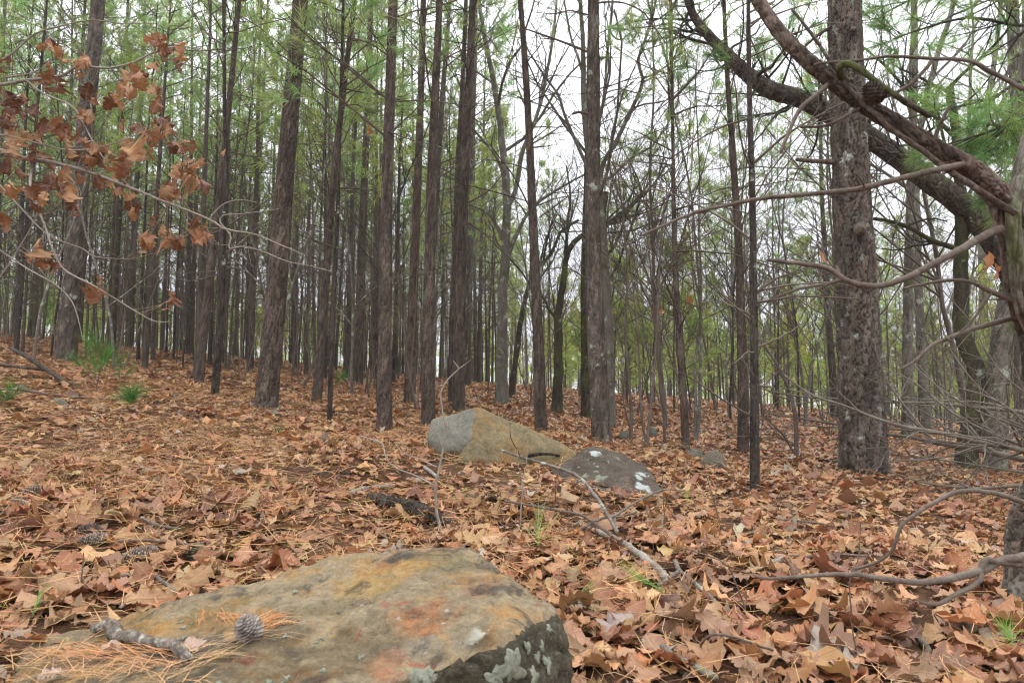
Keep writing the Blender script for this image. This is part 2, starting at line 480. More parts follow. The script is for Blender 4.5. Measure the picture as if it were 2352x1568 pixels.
# ------------------------------------------------------------------ the ground
def axis(lo, hi, near, g, lim):
    a = [0.0]; s = near
    while a[-1] < hi:
        a.append(a[-1] + s)
        if a[-1] > lim: s *= g
    b = [0.0]; s = near
    while b[-1] > lo:
        b.append(b[-1] - s)
        if -b[-1] > lim: s *= g
    return np.array(sorted(set(b + a)))
gx = axis(-260, 260, .07, 1.045, 3.5); gy = axis(-40, 320, .07, 1.045, 7.0)
X, Y = np.meshgrid(gx, gy)
Z = ground_z(X, Y)
Z = Z + 0.02 * fbm(np.stack([X.ravel() * 3, Y.ravel() * 3, 0 * X.ravel()], 1), 3, 5).reshape(X.shape) * (np.abs(X) < 14) * (Y < 25)
pit = P(1042, 1062, 4.62)                            # the hollow under the angular boulder
Z = Z - .2 * np.exp(-(((X - pit[0]) / .17) ** 2 + ((Y - pit[1] - .05) / .22) ** 2) ** 2)
nx, ny = len(gx), len(gy)
ii = (np.arange(ny - 1)[:, None] * nx + np.arange(nx - 1)[None]).ravel()
g = Geo(); g.add(np.stack([X, Y, Z], -1).reshape(-1, 3), quads=np.stack([ii, ii + 1, ii + nx + 1, ii + nx], 1))
ground = g.obj('ground', M['soil'], kind='structure')

def proj(V):
    d = np.asarray(V, float).reshape(-1, 3) - np.array([0, 0, CH])
    f = d[:, 1] * CP + d[:, 2] * SP; u = d[:, 0]; w = -d[:, 1] * SP + d[:, 2] * CP
    f = np.where(f < .05, 1e6, f)
    return np.stack([1176 + FPX * u / f, 784 - FPX * w / f, f], 1)

# ------------------------------------------------------------------ rocks
def rock_mesh(pts, voxel=.02, smooth=6, amp=.02, fs=5.0, seed=1, dents=(), strata=0.0):
    bm = bmesh.new()
    for p in pts: bm.verts.new(tuple(p))
    bmesh.ops.convex_hull(bm, input=bm.verts)
    me = bpy.data.meshes.new('hull'); bm.to_mesh(me); bm.free()
    o = bpy.data.objects.new('hull', me); COL.objects.link(o)
    md = o.modifiers.new('r', 'REMESH'); md.mode = 'VOXEL'; md.voxel_size = voxel
    dg = bpy.context.evaluated_depsgraph_get()
    ev = o.evaluated_get(dg); m2 = ev.to_mesh()
    V = np.empty(len(m2.vertices) * 3); m2.vertices.foreach_get('co', V); V = V.reshape(-1, 3)
    E = np.empty(len(m2.edges) * 2, np.int32); m2.edges.foreach_get('vertices', E); E = E.reshape(-1, 2)
    m2.calc_loop_triangles()
    T = np.empty(len(m2.loop_triangles) * 3, np.int32); m2.loop_triangles.foreach_get('vertices', T); T = T.reshape(-1, 3)
    ev.to_mesh_clear(); bpy.data.objects.remove(o); bpy.data.meshes.remove(me)
    deg = np.bincount(E.ravel(), minlength=len(V))[:, None]
    def lap(V):
        S = np.zeros_like(V); np.add.at(S, E[:, 0], V[E[:, 1]]); np.add.at(S, E[:, 1], V[E[:, 0]]); return S / deg
    for _ in range(smooth): V = .4 * V + .6 * lap(V)
    def nrm(V):
        n = np.cross(V[T[:, 1]] - V[T[:, 0]], V[T[:, 2]] - V[T[:, 0]])
        N = np.zeros_like(V)
        for k in range(3): np.add.at(N, T[:, k], n)
        return norm(N)
    N = nrm(V)
    lo = fbm(V * fs, 4, seed); hi = fbm(V * fs * 5, 3, seed + 9)
    ridge = np.abs(fbm(V * np.array([fs * .7, fs * .7, fs * 1.6]) + .3 * lo[:, None], 3, seed + 20))
    crack = -np.clip(1 - ridge / .06, 0, 1) * .5
    d = amp * (lo * .8 + hi * .26 + crack)
    if strata:
        lay = (V[:, 2] * 1.0 + .25 * V[:, 0] + .04 * lo) / strata
        fr = lay - np.floor(lay)
        d = d + amp * .45 * (np.clip(fr / .25, 0, 1) - 1) + amp * .3 * (hash3(np.floor(lay).astype(np.int64), np.zeros(len(V), np.int64), np.zeros(len(V), np.int64), seed) - .5)
    for c, r, vec in dents:
        f = np.clip(1 - (np.linalg.norm((V - c) / r, axis=1)) ** 2, 0, 1) ** .7
        V = V + f[:, None] * np.asarray(vec)[None]
    V = V + N * d[:, None]
    N0 = N
    for _ in range(3): N0 = norm(.5 * N0 + .5 * lap(N0))
    return V, T, N0

def surf(V, u, v, r=10):
    q = proj(V); d = np.hypot(q[:, 0] - u, q[:, 1] - v)
    idx = np.where(d < r)[0]
    if len(idx) == 0: idx = np.argsort(d)[:6]
    return V[idx[np.argmin(q[idx, 2])]]

def rock(name, label, pts, mat, cat='rock', group=None, facet=None, parent=None, stains=(), **kw):
    V, T, N = rock_mesh(pts, **kw)
    loc = np.array([V[:, 0].mean(), V[:, 1].mean(), V[:, 2].min()])
    if parent is not None: loc = np.array(parent.location)
    tn = np.ones((len(V), 3)); sn = fbm(V * 14, 4, 71)
    for u, v, r_, c_ in stains:             # mineral stains of the stone's own colour
        d_ = np.linalg.norm(V - surf(V, u, v, 12), axis=1) / r_ + .75 * sn
        f_ = np.clip((1.05 - d_) / .35, 0, 1)[:, None]
        tn = tn * (1 - f_) + f_ * np.array(c_)
    g = Geo(); g.add(V - loc, tris=T, tint=tn)
    o = g.obj(name, mat, loc=tuple(loc) if parent is None else (0, 0, 0), parent=parent)
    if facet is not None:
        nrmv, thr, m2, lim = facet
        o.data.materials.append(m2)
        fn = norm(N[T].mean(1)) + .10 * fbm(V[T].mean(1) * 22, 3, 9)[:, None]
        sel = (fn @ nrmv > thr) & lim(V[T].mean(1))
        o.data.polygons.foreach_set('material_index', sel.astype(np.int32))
    if parent is None: tag(o, label, cat, group)
    return o, V, loc

def patch(parent, loc, V, u, v, w, name, mat, thick=.004, seed=0, r=10):
    """a crust of lichen or moss lying on a rock: an uneven disc laid over the surface under it"""
    c = surf(V, u, v, r); d = np.linalg.norm(V - c, axis=1)
    q = V[d < w * 1.3]
    if len(q) < 8: q = V[np.argsort(d)[:12]]
    m0 = q.mean(0); _, _, vt = np.linalg.svd(q - m0); n = vt[2]
    if n @ (np.array([0, 0, CH + .4]) - c) < 0: n = -n
    a = norm(np.cross(n, np.array([0.3, .2, 1.0]))); b = np.cross(n, a)
    K = 44; ang = np.linspace(0, 2 * PI, K, endpoint=False)
    rad = w * (1 + .28 * np.sin(ang * 3 + seed) + .18 * np.sin(ang * 5 + 2 * seed) + .10 * np.sin(ang * 9 + seed * 3) + .05 * np.sin(ang * 17 + seed) + .03 * rs.randn(K))
    rings = []
    for f, h in ((0.0, 1), (.35, 1), (.7, .9), (.95, .5), (1.0, -.6)):
        pts = c + (np.cos(ang)[:, None] * a + np.sin(ang)[:, None] * b) * (rad * f)[:, None]
        # follow the rock: height of the nearest rock vertex along n
        D = np.linalg.norm(pts[:, None] - q[None], axis=2); k = np.argsort(D, axis=1)[:, :3]
        hgt = ((q[k] - pts[:, None]) @ n).max(1)
        rings.append(pts + n * (hgt + thick * h)[:, None])
    g = Geo(); R_ = np.concatenate(rings) - loc
    j = np.arange(K); jn = (j + 1) % K
    Q = np.concatenate([np.stack([i * K + j, i * K + jn, (i + 1) * K + jn, (i + 1) * K + j], 1) for i in range(4)])
    # keep the faces turned outward
    fn = np.cross(R_[Q[0, 1]] - R_[Q[0, 0]] + 1e-9, R_[Q[0, 3]] - R_[Q[0, 0]])
    g.add(R_, quads=Q[:, ::-1])
    return g.obj(name, mat, parent=parent)

def low(p, z=-.12): p = np.array(p); p[2] = ground_z(p[0], p[1]) + z; return p

fg_px = [(50, 1480, 1.5), (200, 1440, 1.58), (420, 1385, 1.63), (600, 1330, 1.68), (830, 1265, 1.73), (1050, 1243, 1.75), (1130, 1275, 1.66),
         (1230, 1350, 1.52), (1287, 1415, 1.43), (1308, 1505, 1.42), (1300, 1570, 1.38), (1178, 1412, 1.33), (1176, 1482, 1.235), (1215, 1590, 1.25),
         (1040, 1524, 1.19), (900, 1564, 1.14), (600, 1680, 1.06), (300, 1780, 1.02), (-40, 1700, 1.12)]
pts = [P(*q) for q in fg_px]
pts += [low(p) for p in pts[:11]] + [low(P(900, 1560, 1.3)), low(P(300, 1780, 1.1)), low(P(1100, 1540, 1.4))]
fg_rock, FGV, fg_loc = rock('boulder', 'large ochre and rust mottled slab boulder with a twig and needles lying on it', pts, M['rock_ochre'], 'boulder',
                            facet=(np.array([.62, -.55, -.1]), .42, M['rock_facet'], lambda c: (c[:, 0] > -.15) & (c[:, 1] < 1.5)), voxel=.0105, smooth=2, amp=.017, fs=5.5, seed=3, strata=.055,
                            stains=[(640, 1530, .16, (.50, .50, .50)), (760, 1500, .10, (.58, .56, .52)), (500, 1550, .12, (.6, .58, .54)), (897, 1515, .035, (1.0, .74, .66)), (880, 1545, .025, (1.05, .68, .58)), (985, 1395, .055, (1.0, .66, .56)), (1005, 1275, .10, (.72, .76, .70)),
                                    (850, 1330, .07, (1.12, .97, .66)), (930, 1300, .06, (1.1, .96, .68)), (912, 1350, .018, (.4, .42, .45)), (1000, 1500, .035, (.42, .42, .42)), (1095, 1475, .03, (.42, .42, .43)), (470, 1395, .06, (.8, .72, .55)), (300, 1450, .08, (1.06, .93, .68)), (1120, 1330, .07, (.92, .74, .68)), (760, 1400, .05, (.75, .78, .75)), (1180, 1385, .05, (1.1, .95, .8))])
for k, (u, v, w) in enumerate([(1272, 1438, .011), (1256, 1482, .014), (1240, 1500, .012), (1222, 1478, .013), (1266, 1512, .022), (1238, 1552, .02), (1180, 1540, .035), (1150, 1553, .022),
                               (975, 1535, .022), (960, 1560, .02), (1000, 1555, .014), (425, 1430, .007), (412, 1420, .005), (440, 1420, .004), (420, 1452, .006), (682, 1348, .007), (668, 1455, .006), (720, 1462, .005),
                               (740, 1455, .004), (660, 1545, .006), (815, 1508, .006), (626, 1555, .007), (495, 1557, .008), (738, 1532, .006), (645, 1562, .006)]):
    patch(fg_rock, fg_loc, FGV, u, v, w * (.72 if w > .01 else .85), 'lichen_patch', M['lichen'], .0022, k, r=14)

mid_px = [(981, 1013, 4.72), (993, 961, 4.8), (1039, 955, 4.74), (1092, 934, 4.5), (1083, 1007, 4.3), (1057, 1031, 4.36), (1022, 1040, 4.52), (993, 1047, 4.68),
          (1139, 955, 4.56), (1232, 990, 4.7), (1270, 1003, 4.74), (1326, 1038, 4.75), (1000, 1000, 5.2), (1240, 1005, 5.2), (1150, 965, 5.1)]
pts = [P(*q) for q in mid_px] + [low(P(1130, 1076, 4.33)), low(P(1203, 1072, 4.42)), low(P(1290, 1056, 4.6)), low(P(1112, 1045, 5.15)), low(P(990, 1036, 5.1)), low(P(1250, 1050, 5.2)), low(P(1326, 1045, 4.8))]
gf = norm(np.cross(P(1083, 1007, 4.3) - P(993, 1047, 4.68), P(1092, 934, 4.5) - P(993, 1047, 4.68)))
if gf[1] > 0: gf = -gf
mid_rock, MIDV, mid_loc = rock('boulder', 'angular tan boulder with a flat grey broken face and a hollow under it', pts, M['rock_tan'], 'boulder',
    facet=(gf, .80, M['rock_grey'], lambda c: c[:, 0] < P(1093, 960, 4.4)[0] + .02), voxel=.014, smooth=2, amp=.013, fs=5, seed=11)
cpx = [(1083, 1009, 4.26), (1115, 1028, 4.24), (1128, 1076, 4.18), (1080, 1082, 4.16), (1054, 1058, 4.22), (1063, 1034, 4.25)]
pts = [P(*q) for q in cpx] + [P(u, v + 3, y + .22) for u, v, y in cpx] + [low(P(1085, 1080, 4.2), -.05), low(P(1120, 1080, 4.22), -.05)]
rock('broken_chunk', None, pts, M['rock_tan'], parent=mid_rock, voxel=.011, smooth=3, amp=.014, fs=9, seed=5)

dk_px = [(1258, 1086, 4.25), (1305, 1057, 4.3), (1354, 1028, 4.3), (1390, 1029, 4.3), (1424, 1051, 4.22), (1483, 1069, 4.15), (1503, 1092, 4.0), (1523, 1121, 3.8), (1535, 1152, 3.66),
         (1340, 1100, 4.0), (1400, 1104, 3.86), (1460, 1105, 3.8), (1310, 1122, 3.92), (1395, 1152, 3.62), (1450, 1166, 3.56), (1380, 1050, 4.7), (1480, 1090, 4.5)]
pts = [P(*q) for q in dk_px] + [low(P(u, v, y)) for u, v, y in dk_px[-5:]] + [low(P(1300, 1095, 4.1)), low(P(1533, 1150, 3.75)), low(P(1262, 1090, 4.3))]
dk_rock, DKV, dk_loc = rock('boulder', 'dark brown low boulder with pale lichen patches behind the crossed sticks', pts, M['rock_dark'], 'boulder',
                            voxel=.014, smooth=5, amp=.022, fs=5, seed=21, strata=.07)
for k, (u, v, w) in enumerate([(1376, 1092, .042), (1341, 1089, .026), (1371, 1078, .016), (1349, 1052, .011), (1372, 1066, .013), (1393, 1056, .010), (1361, 1060, .009), (1330, 1068, .01), (1414, 1129, .02), (1470, 1098, .011), (1482, 1122, .013), (1402, 1060, .008)]):
    patch(dk_rock, dk_loc, DKV, u, v, w * .85, 'lichen_patch', M['lichen'], .007, k + 3, r=7)
patch(dk_rock, dk_loc, DKV, 1436, 1140, .035, 'moss_patch', M['moss'], .008, 2)

def simple_rock(name, label, u, v, w, h, mat, seed, cat='rock', depth=.8, cap=None):
    """a smaller stone: picture position of its base, width and height in picture units"""
    b = G(u, v); W = px2m(w, b[1]) / 2; H = px2m(h, b[1])
    r = np.random.RandomState(seed); pts = []
    for zf, rf in ((-.25, .9), (.0, 1.0), (.45, .95), (.85, .62), (1.0, .3)):
        n = 8
        for k in range(n):
            a = 2 * PI * k / n + r.rand() * .6
            rr = rf * (.8 + .3 * r.rand())
            pts.append(b + np.array([math.cos(a) * W * rr, W * depth + math.sin(a) * W * depth * rr, H * zf * (.9 + .15 * r.rand())]))
    return rock(name, label, pts, mat, cat, voxel=max(W / 22, .008), smooth=2, amp=W * .06, fs=1.6 / W, seed=seed)
simple_rock('rock', 'rounded brown stone half sunk in leaves before the twiggy dark sapling', 1648, 1084, 70, 46, M['rock_brown'], 31)
simple_rock('rock', 'dim grey stone beside the rounded brown stone', 1602, 1058, 50, 24, M['rock_moss'], 32)
simple_rock('rock', 'flat pale stone slab at the foot of the thick leaning pine', 614, 958, 54, 17, M['rock_moss'], 33)
simple_rock('rock', 'grey stone in leaves left of the bright green pine seedling', 122, 938, 46, 22, M['rock_moss'], 34)
simple_rock('rock', 'flat buff stone beyond the grey stone at the left edge', 36, 900, 40, 16, M['rock_brown'], 35)
simple_rock('rock', 'flat grey stone just right of the bright green pine seedling', 398, 918, 42, 14, M['rock_moss'], 36)
simple_rock('rock', 'greenish low stone behind the thin stems right of centre', 1438, 1012, 36, 22, M['rock_moss'], 37)
simple_rock('rock', 'pale round stone among forked stems right of centre', 1500, 1004, 26, 24, M['rock_moss'], 38)
simple_rock('rock', 'whitish flat stone behind the boulder peak near the mossy oak', 1225, 945, 90, 10, M['rock_grey'], 39)
simple_rock('rock', 'small pale stone in leaves near the left pine cones', 342, 1108, 42, 15, M['rock_grey'], 40)

# ------------------------------------------------------------------ trees: trunk with bark plates
def worley(u, v, nu, seed):
    """cell noise on a cylinder: u in cells round (period nu), v in cells up. F1, F2-F1 and the cell's random"""
    iu = np.floor(u).astype(np.int64); iv = np.floor(v).astype(np.int64)
    f1 = np.full(u.shape, 9.0); f2 = np.full(u.shape, 9.0); cid = np.zeros(u.shape)
    z = np.zeros_like(iu)
    for du in (-1, 0, 1):
        for dv in (-1, 0, 1):
            cu = iu + du; cv = iv + dv; w = np.mod(cu, nu)
            px = cu + .1 + .8 * hash3(w, cv, z, seed); py = cv + .1 + .8 * hash3(w, cv, z, seed + 1)
            d = np.maximum(np.abs(px - u) * 1.0, np.abs(py - v) * .85) * .6 + np.hypot(px - u, py - v) * .4
            m = d < f1
            f2 = np.where(m, f1, np.minimum(f2, d)); cid = np.where(m, hash3(w, cv, z, seed + 2), cid); f1 = np.where(m, d, f1)
    return f1, f2 - f1, cid

def bark_tube(geo, path, rad, sides, rows, dense_len, ch=.09, cw=.035, depth=.008, seed=0, tvar=.25, flare=.35):
    """one trunk: path (k,3), rad (k); bark plates are real relief on the first dense_len metres"""
    path = np.asarray(path); seg = np.r_[0, np.cumsum(np.linalg.norm(np.diff(path, axis=0), axis=1))]
    tot = seg[-1]; dense_len = min(dense_len, tot)
    s = np.r_[np.linspace(0, dense_len, rows), np.linspace(dense_len, tot, 14)[1:]] if tot > dense_len + .5 else np.linspace(0, tot, rows)
    C = np.stack([np.interp(s, seg, path[:, i]) for i in range(3)], 1); R = np.interp(s, seg, rad)
    k = np.ones(9) / 9
    T = norm(np.gradient(C, axis=0))
    U = np.empty_like(T); u = norm(np.cross(np.array([0, 1.0, .1]), T[0])); U[0] = u
    for i in range(1, len(s)): u = norm(u - T[i] * (u @ T[i])); U[i] = u
    W = np.cross(T, U)
    R0 = R[0]; nu = max(6, int(round(2 * PI * R0 / cw)))
    th = np.linspace(0, 1, sides, endpoint=False)
    SS, TH = np.meshgrid(s, th, indexing='ij')
    warp = fbm(np.stack([np.cos(TH * 2 * PI).ravel() * 2, np.sin(TH * 2 * PI).ravel() * 2, SS.ravel() * 5], 1), 2, seed).reshape(SS.shape)
    w2 = fbm(np.stack([np.cos(TH * 2 * PI).ravel() * 7, np.sin(TH * 2 * PI).ravel() * 7, SS.ravel() * 22], 1), 2, seed + 30).reshape(SS.shape)
    f1, ed, cid = worley((TH * nu + .55 * warp + .28 * w2).ravel(), (SS / ch + .9 * warp + .35 * w2).ravel(), nu, seed)
    f1 = f1.reshape(SS.shape); ed = ed.reshape(SS.shape); cid = cid.reshape(SS.shape)
    plate = np.clip(ed / .14, 0, 1); plate = plate * plate * (3 - 2 * plate)
    fine = fbm(np.stack([np.cos(TH * 2 * PI).ravel() * 20 * R0 / .1, np.sin(TH * 2 * PI).ravel() * 20 * R0 / .1, SS.ravel() * 12], 1), 3, seed + 4).reshape(SS.shape)
    fade = np.clip((tot - SS) / 1.0, 0, 1) * np.where(SS > dense_len + .01, .3, 1)
    lump = fbm(np.stack([np.cos(TH * 2 * PI).ravel() * 1.3, np.sin(TH * 2 * PI).ravel() * 1.3, SS.ravel() * 1.2], 1), 2, seed + 8).reshape(SS.shape)
    RR = R[:, None] * (1 + .045 * lump) + depth * fade * (plate * (.7 + .6 * cid) + .25 * fine - .6)
    lob = 1 + flare * np.exp(-SS / (1.6 * R0 + .03)) * (.55 + .45 * np.cos(TH * 2 * PI * 4 + seed) )
    RR = RR * lob
    a = TH * 2 * PI
    V = C[:, None] + RR[..., None] * (np.cos(a)[..., None] * U[:, None] + np.sin(a)[..., None] * W[:, None])
    n = len(s); i = np.arange(n - 1)[:, None] * sides; j = np.arange(sides)[None]; jn = (j + 1) % sides
    Q = np.stack([i + j, i + jn, i + sides + jn, i + sides + j], -1).reshape(-1, 4)
    tone = (1 + 1.35 * tvar * (cid - .5) * 2)[..., None] * (1 + .12 * np.stack([hash3((cid * 9999).astype(np.int64), 0 * cid.astype(np.int64), 0 * cid.astype(np.int64), q) - .5 for q in (1, 2, 3)], -1))
    inner = np.array([.55, .45, .39])           # reddish inner bark in the cracks, with crevice shade painted into the tint
    tone = tone * (plate[..., None] + (1 - plate[..., None]) * inner)
    geo.add(V.reshape(-1, 3), quads=Q, tint=tone.reshape(-1, 3))
    return C, R, s

def px_path(uvs, Yb, base):
    pts = [np.array(base)]
    for q in uvs: pts.append(P(q[0], q[1], q[2] if len(q) > 2 else Yb))
    return np.array(pts)

def at_height(C, R, s, z, base_z):
    zz = C[:, 2] - base_z
    return np.stack([np.interp(z, zz, C[:, i]) for i in range(3)], -1), np.interp(z, zz, R)

def pine_limbs(gl, gn, C, R, s, H, z0, zc, n, Lmax, tuft_n=24, tuft_tint=(1, 1, 1), dead_r=.008, tl=.16, tw=.0055, top_scale=.35, tuft_per=3, bz=None):
    """whorled limbs: bare and thin below zc, with needle tufts above"""
    bz = C[0, 2] if bz is None else bz
    z = z0 + (H * .985 - z0) * np.sort(rs.rand(n)) ** .95
    p, r = at_height(C, R, s, z, bz)
    f = np.clip((z - zc) / max(H - zc, .1), 0, 1)
    ln = np.where(z < zc, Lmax * (.3 + .9 * rs.rand(n)), Lmax * (1 - f * (1 - top_scale)) * (.6 + .5 * rs.rand(n)))
    az = rs.rand(n) * 2 * PI; el = np.radians(np.where(z < zc, rs.normal(30, 16, n), 25 + 30 * f + 12 * rs.randn(n)))
    d = np.stack([np.cos(az) * np.cos(el), np.sin(az) * np.cos(el), np.sin(el)], 1)
    rad = np.minimum(np.where(z < zc, dead_r * (.6 + .7 * rs.rand(n)), dead_r * (1.0 + .8 * rs.rand(n))), r * .7)
    A, AR = grow(p, d, ln, rad, 7, .13, -.01, .3)
    tubes(gl, A, AR, 4)
    s1, d1, l1, r1 = sprout(A, AR, 4, (30, 60), .42, .35, 1, .6)
    B, BR = grow(s1, d1, l1, np.maximum(r1, .0018), 5, .16, .04, .4)
    tubes(gl, B, BR, 3)
    liveA = z >= zc - .5 * rs.rand(n)
    if gn is not None:
        liveB = np.repeat(liveA, 4)
        cs = []; ds = []
        for arr, lv, per in ((A, liveA, tuft_per), (B, liveB, max(2, tuft_per - 2))):
            arr = arr[lv]
            if len(arr) == 0: continue
            k = arr.shape[1]
            for q in range(per):
                fr = 1.0 - .16 * q
                x = fr * (k - 1); i = min(int(x), k - 2); w = x - i
                cs.append(arr[:, i] * (1 - w) + arr[:, i + 1] * w); ds.append(arr[:, i + 1] - arr[:, i] + np.array([0, 0, .02]))
        if cs: tufts(gn, np.concatenate(cs), np.concatenate(ds), tuft_n, tl, tw, .48, tuft_tint)
    return A, AR

KEY_TRUNKS = []
def key_pine(label, base_px, uvs, w0, w1, mat='bark_pine', sides=56, rows=170, H=13.0, z0=2.0, zc=5.0, nl=60, Lmax=1.4, depth=.007, ch=.09, cw=.04,
             seed=1, name='pine_tree', cat='pine tree', limbs=(), tint=(1, 1, 1), flare=.35, crown=True, limb_mat=None):
    base = G(*base_px); Yb = base[1]
    path = px_path(uvs, Yb, base + np.array([0, 0, -.12]))
    r0 = px2m(w0, Yb) / 2; r1 = px2m(w1, Yb) / 2
    nv = len(path)
    top = path[-1]; dr = norm(path[-1] - path[-2]) * .7 + np.array([0, 0, .4]); dr = dr / dr[2]
    vis = top[2] - base[2]
    H = max(H, vis + .5)
    ext = [top + dr * h for h in np.linspace(0, H - vis, 6)[1:]]
    full = np.array(list(resample(path, 24)) + ext)
    zz = (full[:, 2] - base[2])
    rad = np.where(zz <= vis, r0 + (r1 - r0) * np.clip(zz / max(vis, .1), 0, 1), r1 + (.015 - r1) * np.clip((zz - vis) / max(H - vis, .1), 0, 1))
    t = empty(name, tuple(base), label, cat)
    full = full - base
    g = Geo(); C, R, s = bark_tube(g, full, rad, sides, rows, vis + .4, ch * 1.15, cw, depth * 1.15, seed, flare=flare)
    g.obj('trunk', M[mat], t)
    KEY_TRUNKS.append((base[0], base[1], r0))
    if nl:
        gl, gn = Geo(), Geo()
        pine_limbs(gl, gn if crown else None, C, R, s, H, z0, zc, nl, Lmax, tuft_tint=tint, bz=0)
        gl.obj('limbs', M[limb_mat or 'bark_far'], t, kind='stuff')
        if gn.n: gn.obj('crown', M['needles'], t, kind='stuff')
    for q in limbs:
        gl = Geo(); pts = np.array([P(x[0], x[1], x[2] if len(x) > 2 else Yb) for x in q[0]]) - base
        pp = resample(pts, 12); rr = np.linspace(px2m(q[1], Yb) / 2, px2m(q[2], Yb) / 2, 12)
        tubes(gl, np.vstack([pp, pp[-1] + .4 * (pp[-1] - pp[-2])]), np.r_[rr, rr[-1] * .15], 7, wob=.12)
        if len(q) > 3 and q[3]:
            a = pp[None]; ar = rr[None]
            s1, d1, l1, r1_ = sprout(a, ar, q[3], (25, 60), .3, .25, 1, .5)
            B, BR = grow(s1, d1, l1, np.maximum(r1_, .0015), 6, .15, .03, .3); tubes(gl, B, BR, 4)
            s2, d2, l2, r2 = sprout(B, BR, 2, (30, 60), .5, .3, 1, .6)
            B2, BR2 = grow(s2, d2, l2, np.maximum(r2, .0012), 4, .15, .02, .4); tubes(gl, B2, BR2, 3)
        gl.obj(q[4] if len(q) > 4 else 'dead_branch', M['bark_far'], t)
    return t, base, (C + base, R, s)

key_pine('tall pine behind the hanging brown oak leaves at far left', (150, 832), [(163, 700), (178, 500), (195, 300), (222, 50), (228, -60)], 40, 28, 'bark_grey', 56, 170, 14, 3.5, 6, 50, 1.5, .010, seed=2)
key_pine('thick dark-barked pine leaning right with a pale slab at its foot', (607, 942), [(628, 750), (648, 500), (668, 250), (690, 0), (694, -60)], 48, 31, 'bark_pine', 80, 260, 14, 2.6, 5.0, 60, 1.5, .010, ch=.10, cw=.045, seed=3)
key_pine('slim pine leaning right beside the thick dark-barked pine', (725, 925), [(738, 780), (752, 600), (765, 420), (790, 200), (817, -20), (822, -70)], 21, 9, 'bark_pine', 36, 130, 11, 2.2, 4.5, 50, 1.2, .006, seed=4)
key_pine('very thin straight dark pine rooted before the slim leaning pine', (757, 971), [(760, 850), (766, 700), (775, 500), (780, 300), (786, 100)], 11, 6, 'bark_dark', 24, 110, 7, 1.6, 3.2, 45, .9, .003, seed=5)
key_pine('straight reddish pine standing alone in front, left of the angular boulder', (883, 998), [(884, 800), (886, 600), (890, 400), (898, 150), (903, -10), (905, -60)], 32, 19, 'bark_pine', 64, 230, 13, 2.4, 5.0, 60, 1.4, .007, ch=.07, cw=.035, seed=6,
         limbs=[([(884, 312), (800, 242), (748, 200), (700, 162), (633, 120, 5.4)], 6, 2, 7), ([(888, 227), (805, 155), (748, 117), (683, 62, 5.5), (645, 15, 5.4)], 5.5, 2, 6),
                ([(893, 130), (850, 100, 5.6), (800, 85, 5.4), (740, 60, 5.2)], 4, 1.5, 4), ([(890, 300), (940, 320, 5.6), (1000, 335, 5.4)], 4, 1.2, 4)])
key_pine('dark pine with mossy foot at the left edge of the angular boulder', (984, 982), [(984, 800), (987, 600), (992, 400), (1003, 150), (1010, -10), (1012, -60)], 30, 13, 'bark_pine', 56, 200, 13, 2.4, 4.6, 60, 1.4, .007, seed=7,
         limbs=[([(1000, 150), (975, 130), (930, 80), (905, 30)], 4, 1.5, 4), ([(1004, 148), (1040, 125), (1075, 108), (1100, 80)], 4, 1.5, 4)])
key_pine('dark pine rising directly behind the peak of the angular boulder', (1053, 948), [(1055, 800), (1060, 600), (1070, 350), (1082, 100), (1086, -10), (1088, -60)], 28, 14, 'bark_pine', 56, 180, 13, 2.8, 5.2, 55, 1.5, .008, seed=8, limb_mat='bark_dark',
         limbs=[([(1078, 65), (1100, 70), (1130, 95), (1145, 120)], 4, 1.5, 3), ([(1066, 180), (1050, 172), (1020, 190)], 4, 1.5, 3), ([(1066, 470), (1120, 440), (1160, 392)], 4.5, 1.5, 4),
                ([(1064, 505), (1110, 535), (1150, 575), (1180, 600)], 4.5, 1.5, 5)])
key_pine('slender pine close behind the pine at the boulder peak', (1038, 925), [(1042, 780), (1047, 600), (1052, 400), (1062, 200), (1068, 60), (1072, -40)], 19, 8, 'bark_pine', 36, 120, 12, 2.6, 5, 45, 1.2, .006, seed=9)
key_pine('slim pine tilted left behind the low end of the angular boulder', (1243, 994), [(1237, 800), (1226, 550), (1215, 300), (1203, 100), (1194, -10), (1192, -60)], 27, 10, 'bark_pine', 48, 200, 12, 2.2, 4.8, 50, 1.4, .006, seed=10, limb_mat='bark_dark',
         limbs=[([(1238, 500), (1280, 470), (1320, 440), (1345, 430)], 3.5, 1.5, 3), ([(1216, 230), (1190, 190), (1150, 140), (1120, 110)], 3, 1.2, 4), ([(1222, 225), (1260, 190), (1290, 130), (1300, 100)], 3, 1.2, 4), ([(1225, 320), (1265, 285), (1300, 230)], 3, 1.2, 3)])
key_pine('straight grey-brown pine behind the dark lichen-spotted boulder', (1384, 1018), [(1374, 850), (1364, 650), (1361, 450), (1364, 250), (1363, 50), (1362, -60)], 44, 23, 'bark_grey', 64, 230, 13, 2.4, 5.4, 50, 1.5, .009, ch=.10, cw=.04, seed=11, limb_mat='bark_dark',
         limbs=[([(1353, 121), (1301, 100), (1251, 82), (1208, 67, 6.2)], 6, 3, 5), ([(1371, 7), (1426, 6, 6.2), (1476, 27, 6), (1506, 67, 5.9), (1530, 100, 5.8)], 5, 2, 6),
                ([(1352, 262), (1330, 258), (1314, 262)], 8, 5, 0, 'branch_stub'), ([(1373, 290), (1400, 275), (1430, 268)], 3, 1.5, 2), ([(1373, 205), (1410, 195), (1450, 178), (1480, 160)], 3.5, 1.5, 5),
                ([(1371, 80), (1400, 65), (1435, 40), (1456, 5)], 3, 1.5, 3), ([(1352, 35), (1310, 25), (1270, 32), (1225, 28)], 4, 1.5, 4), ([(1350, 515), (1310, 512), (1280, 520)], 4, 2, 3), ([(1348, 640), (1300, 615), (1250, 620)], 4, 1.5, 3)])
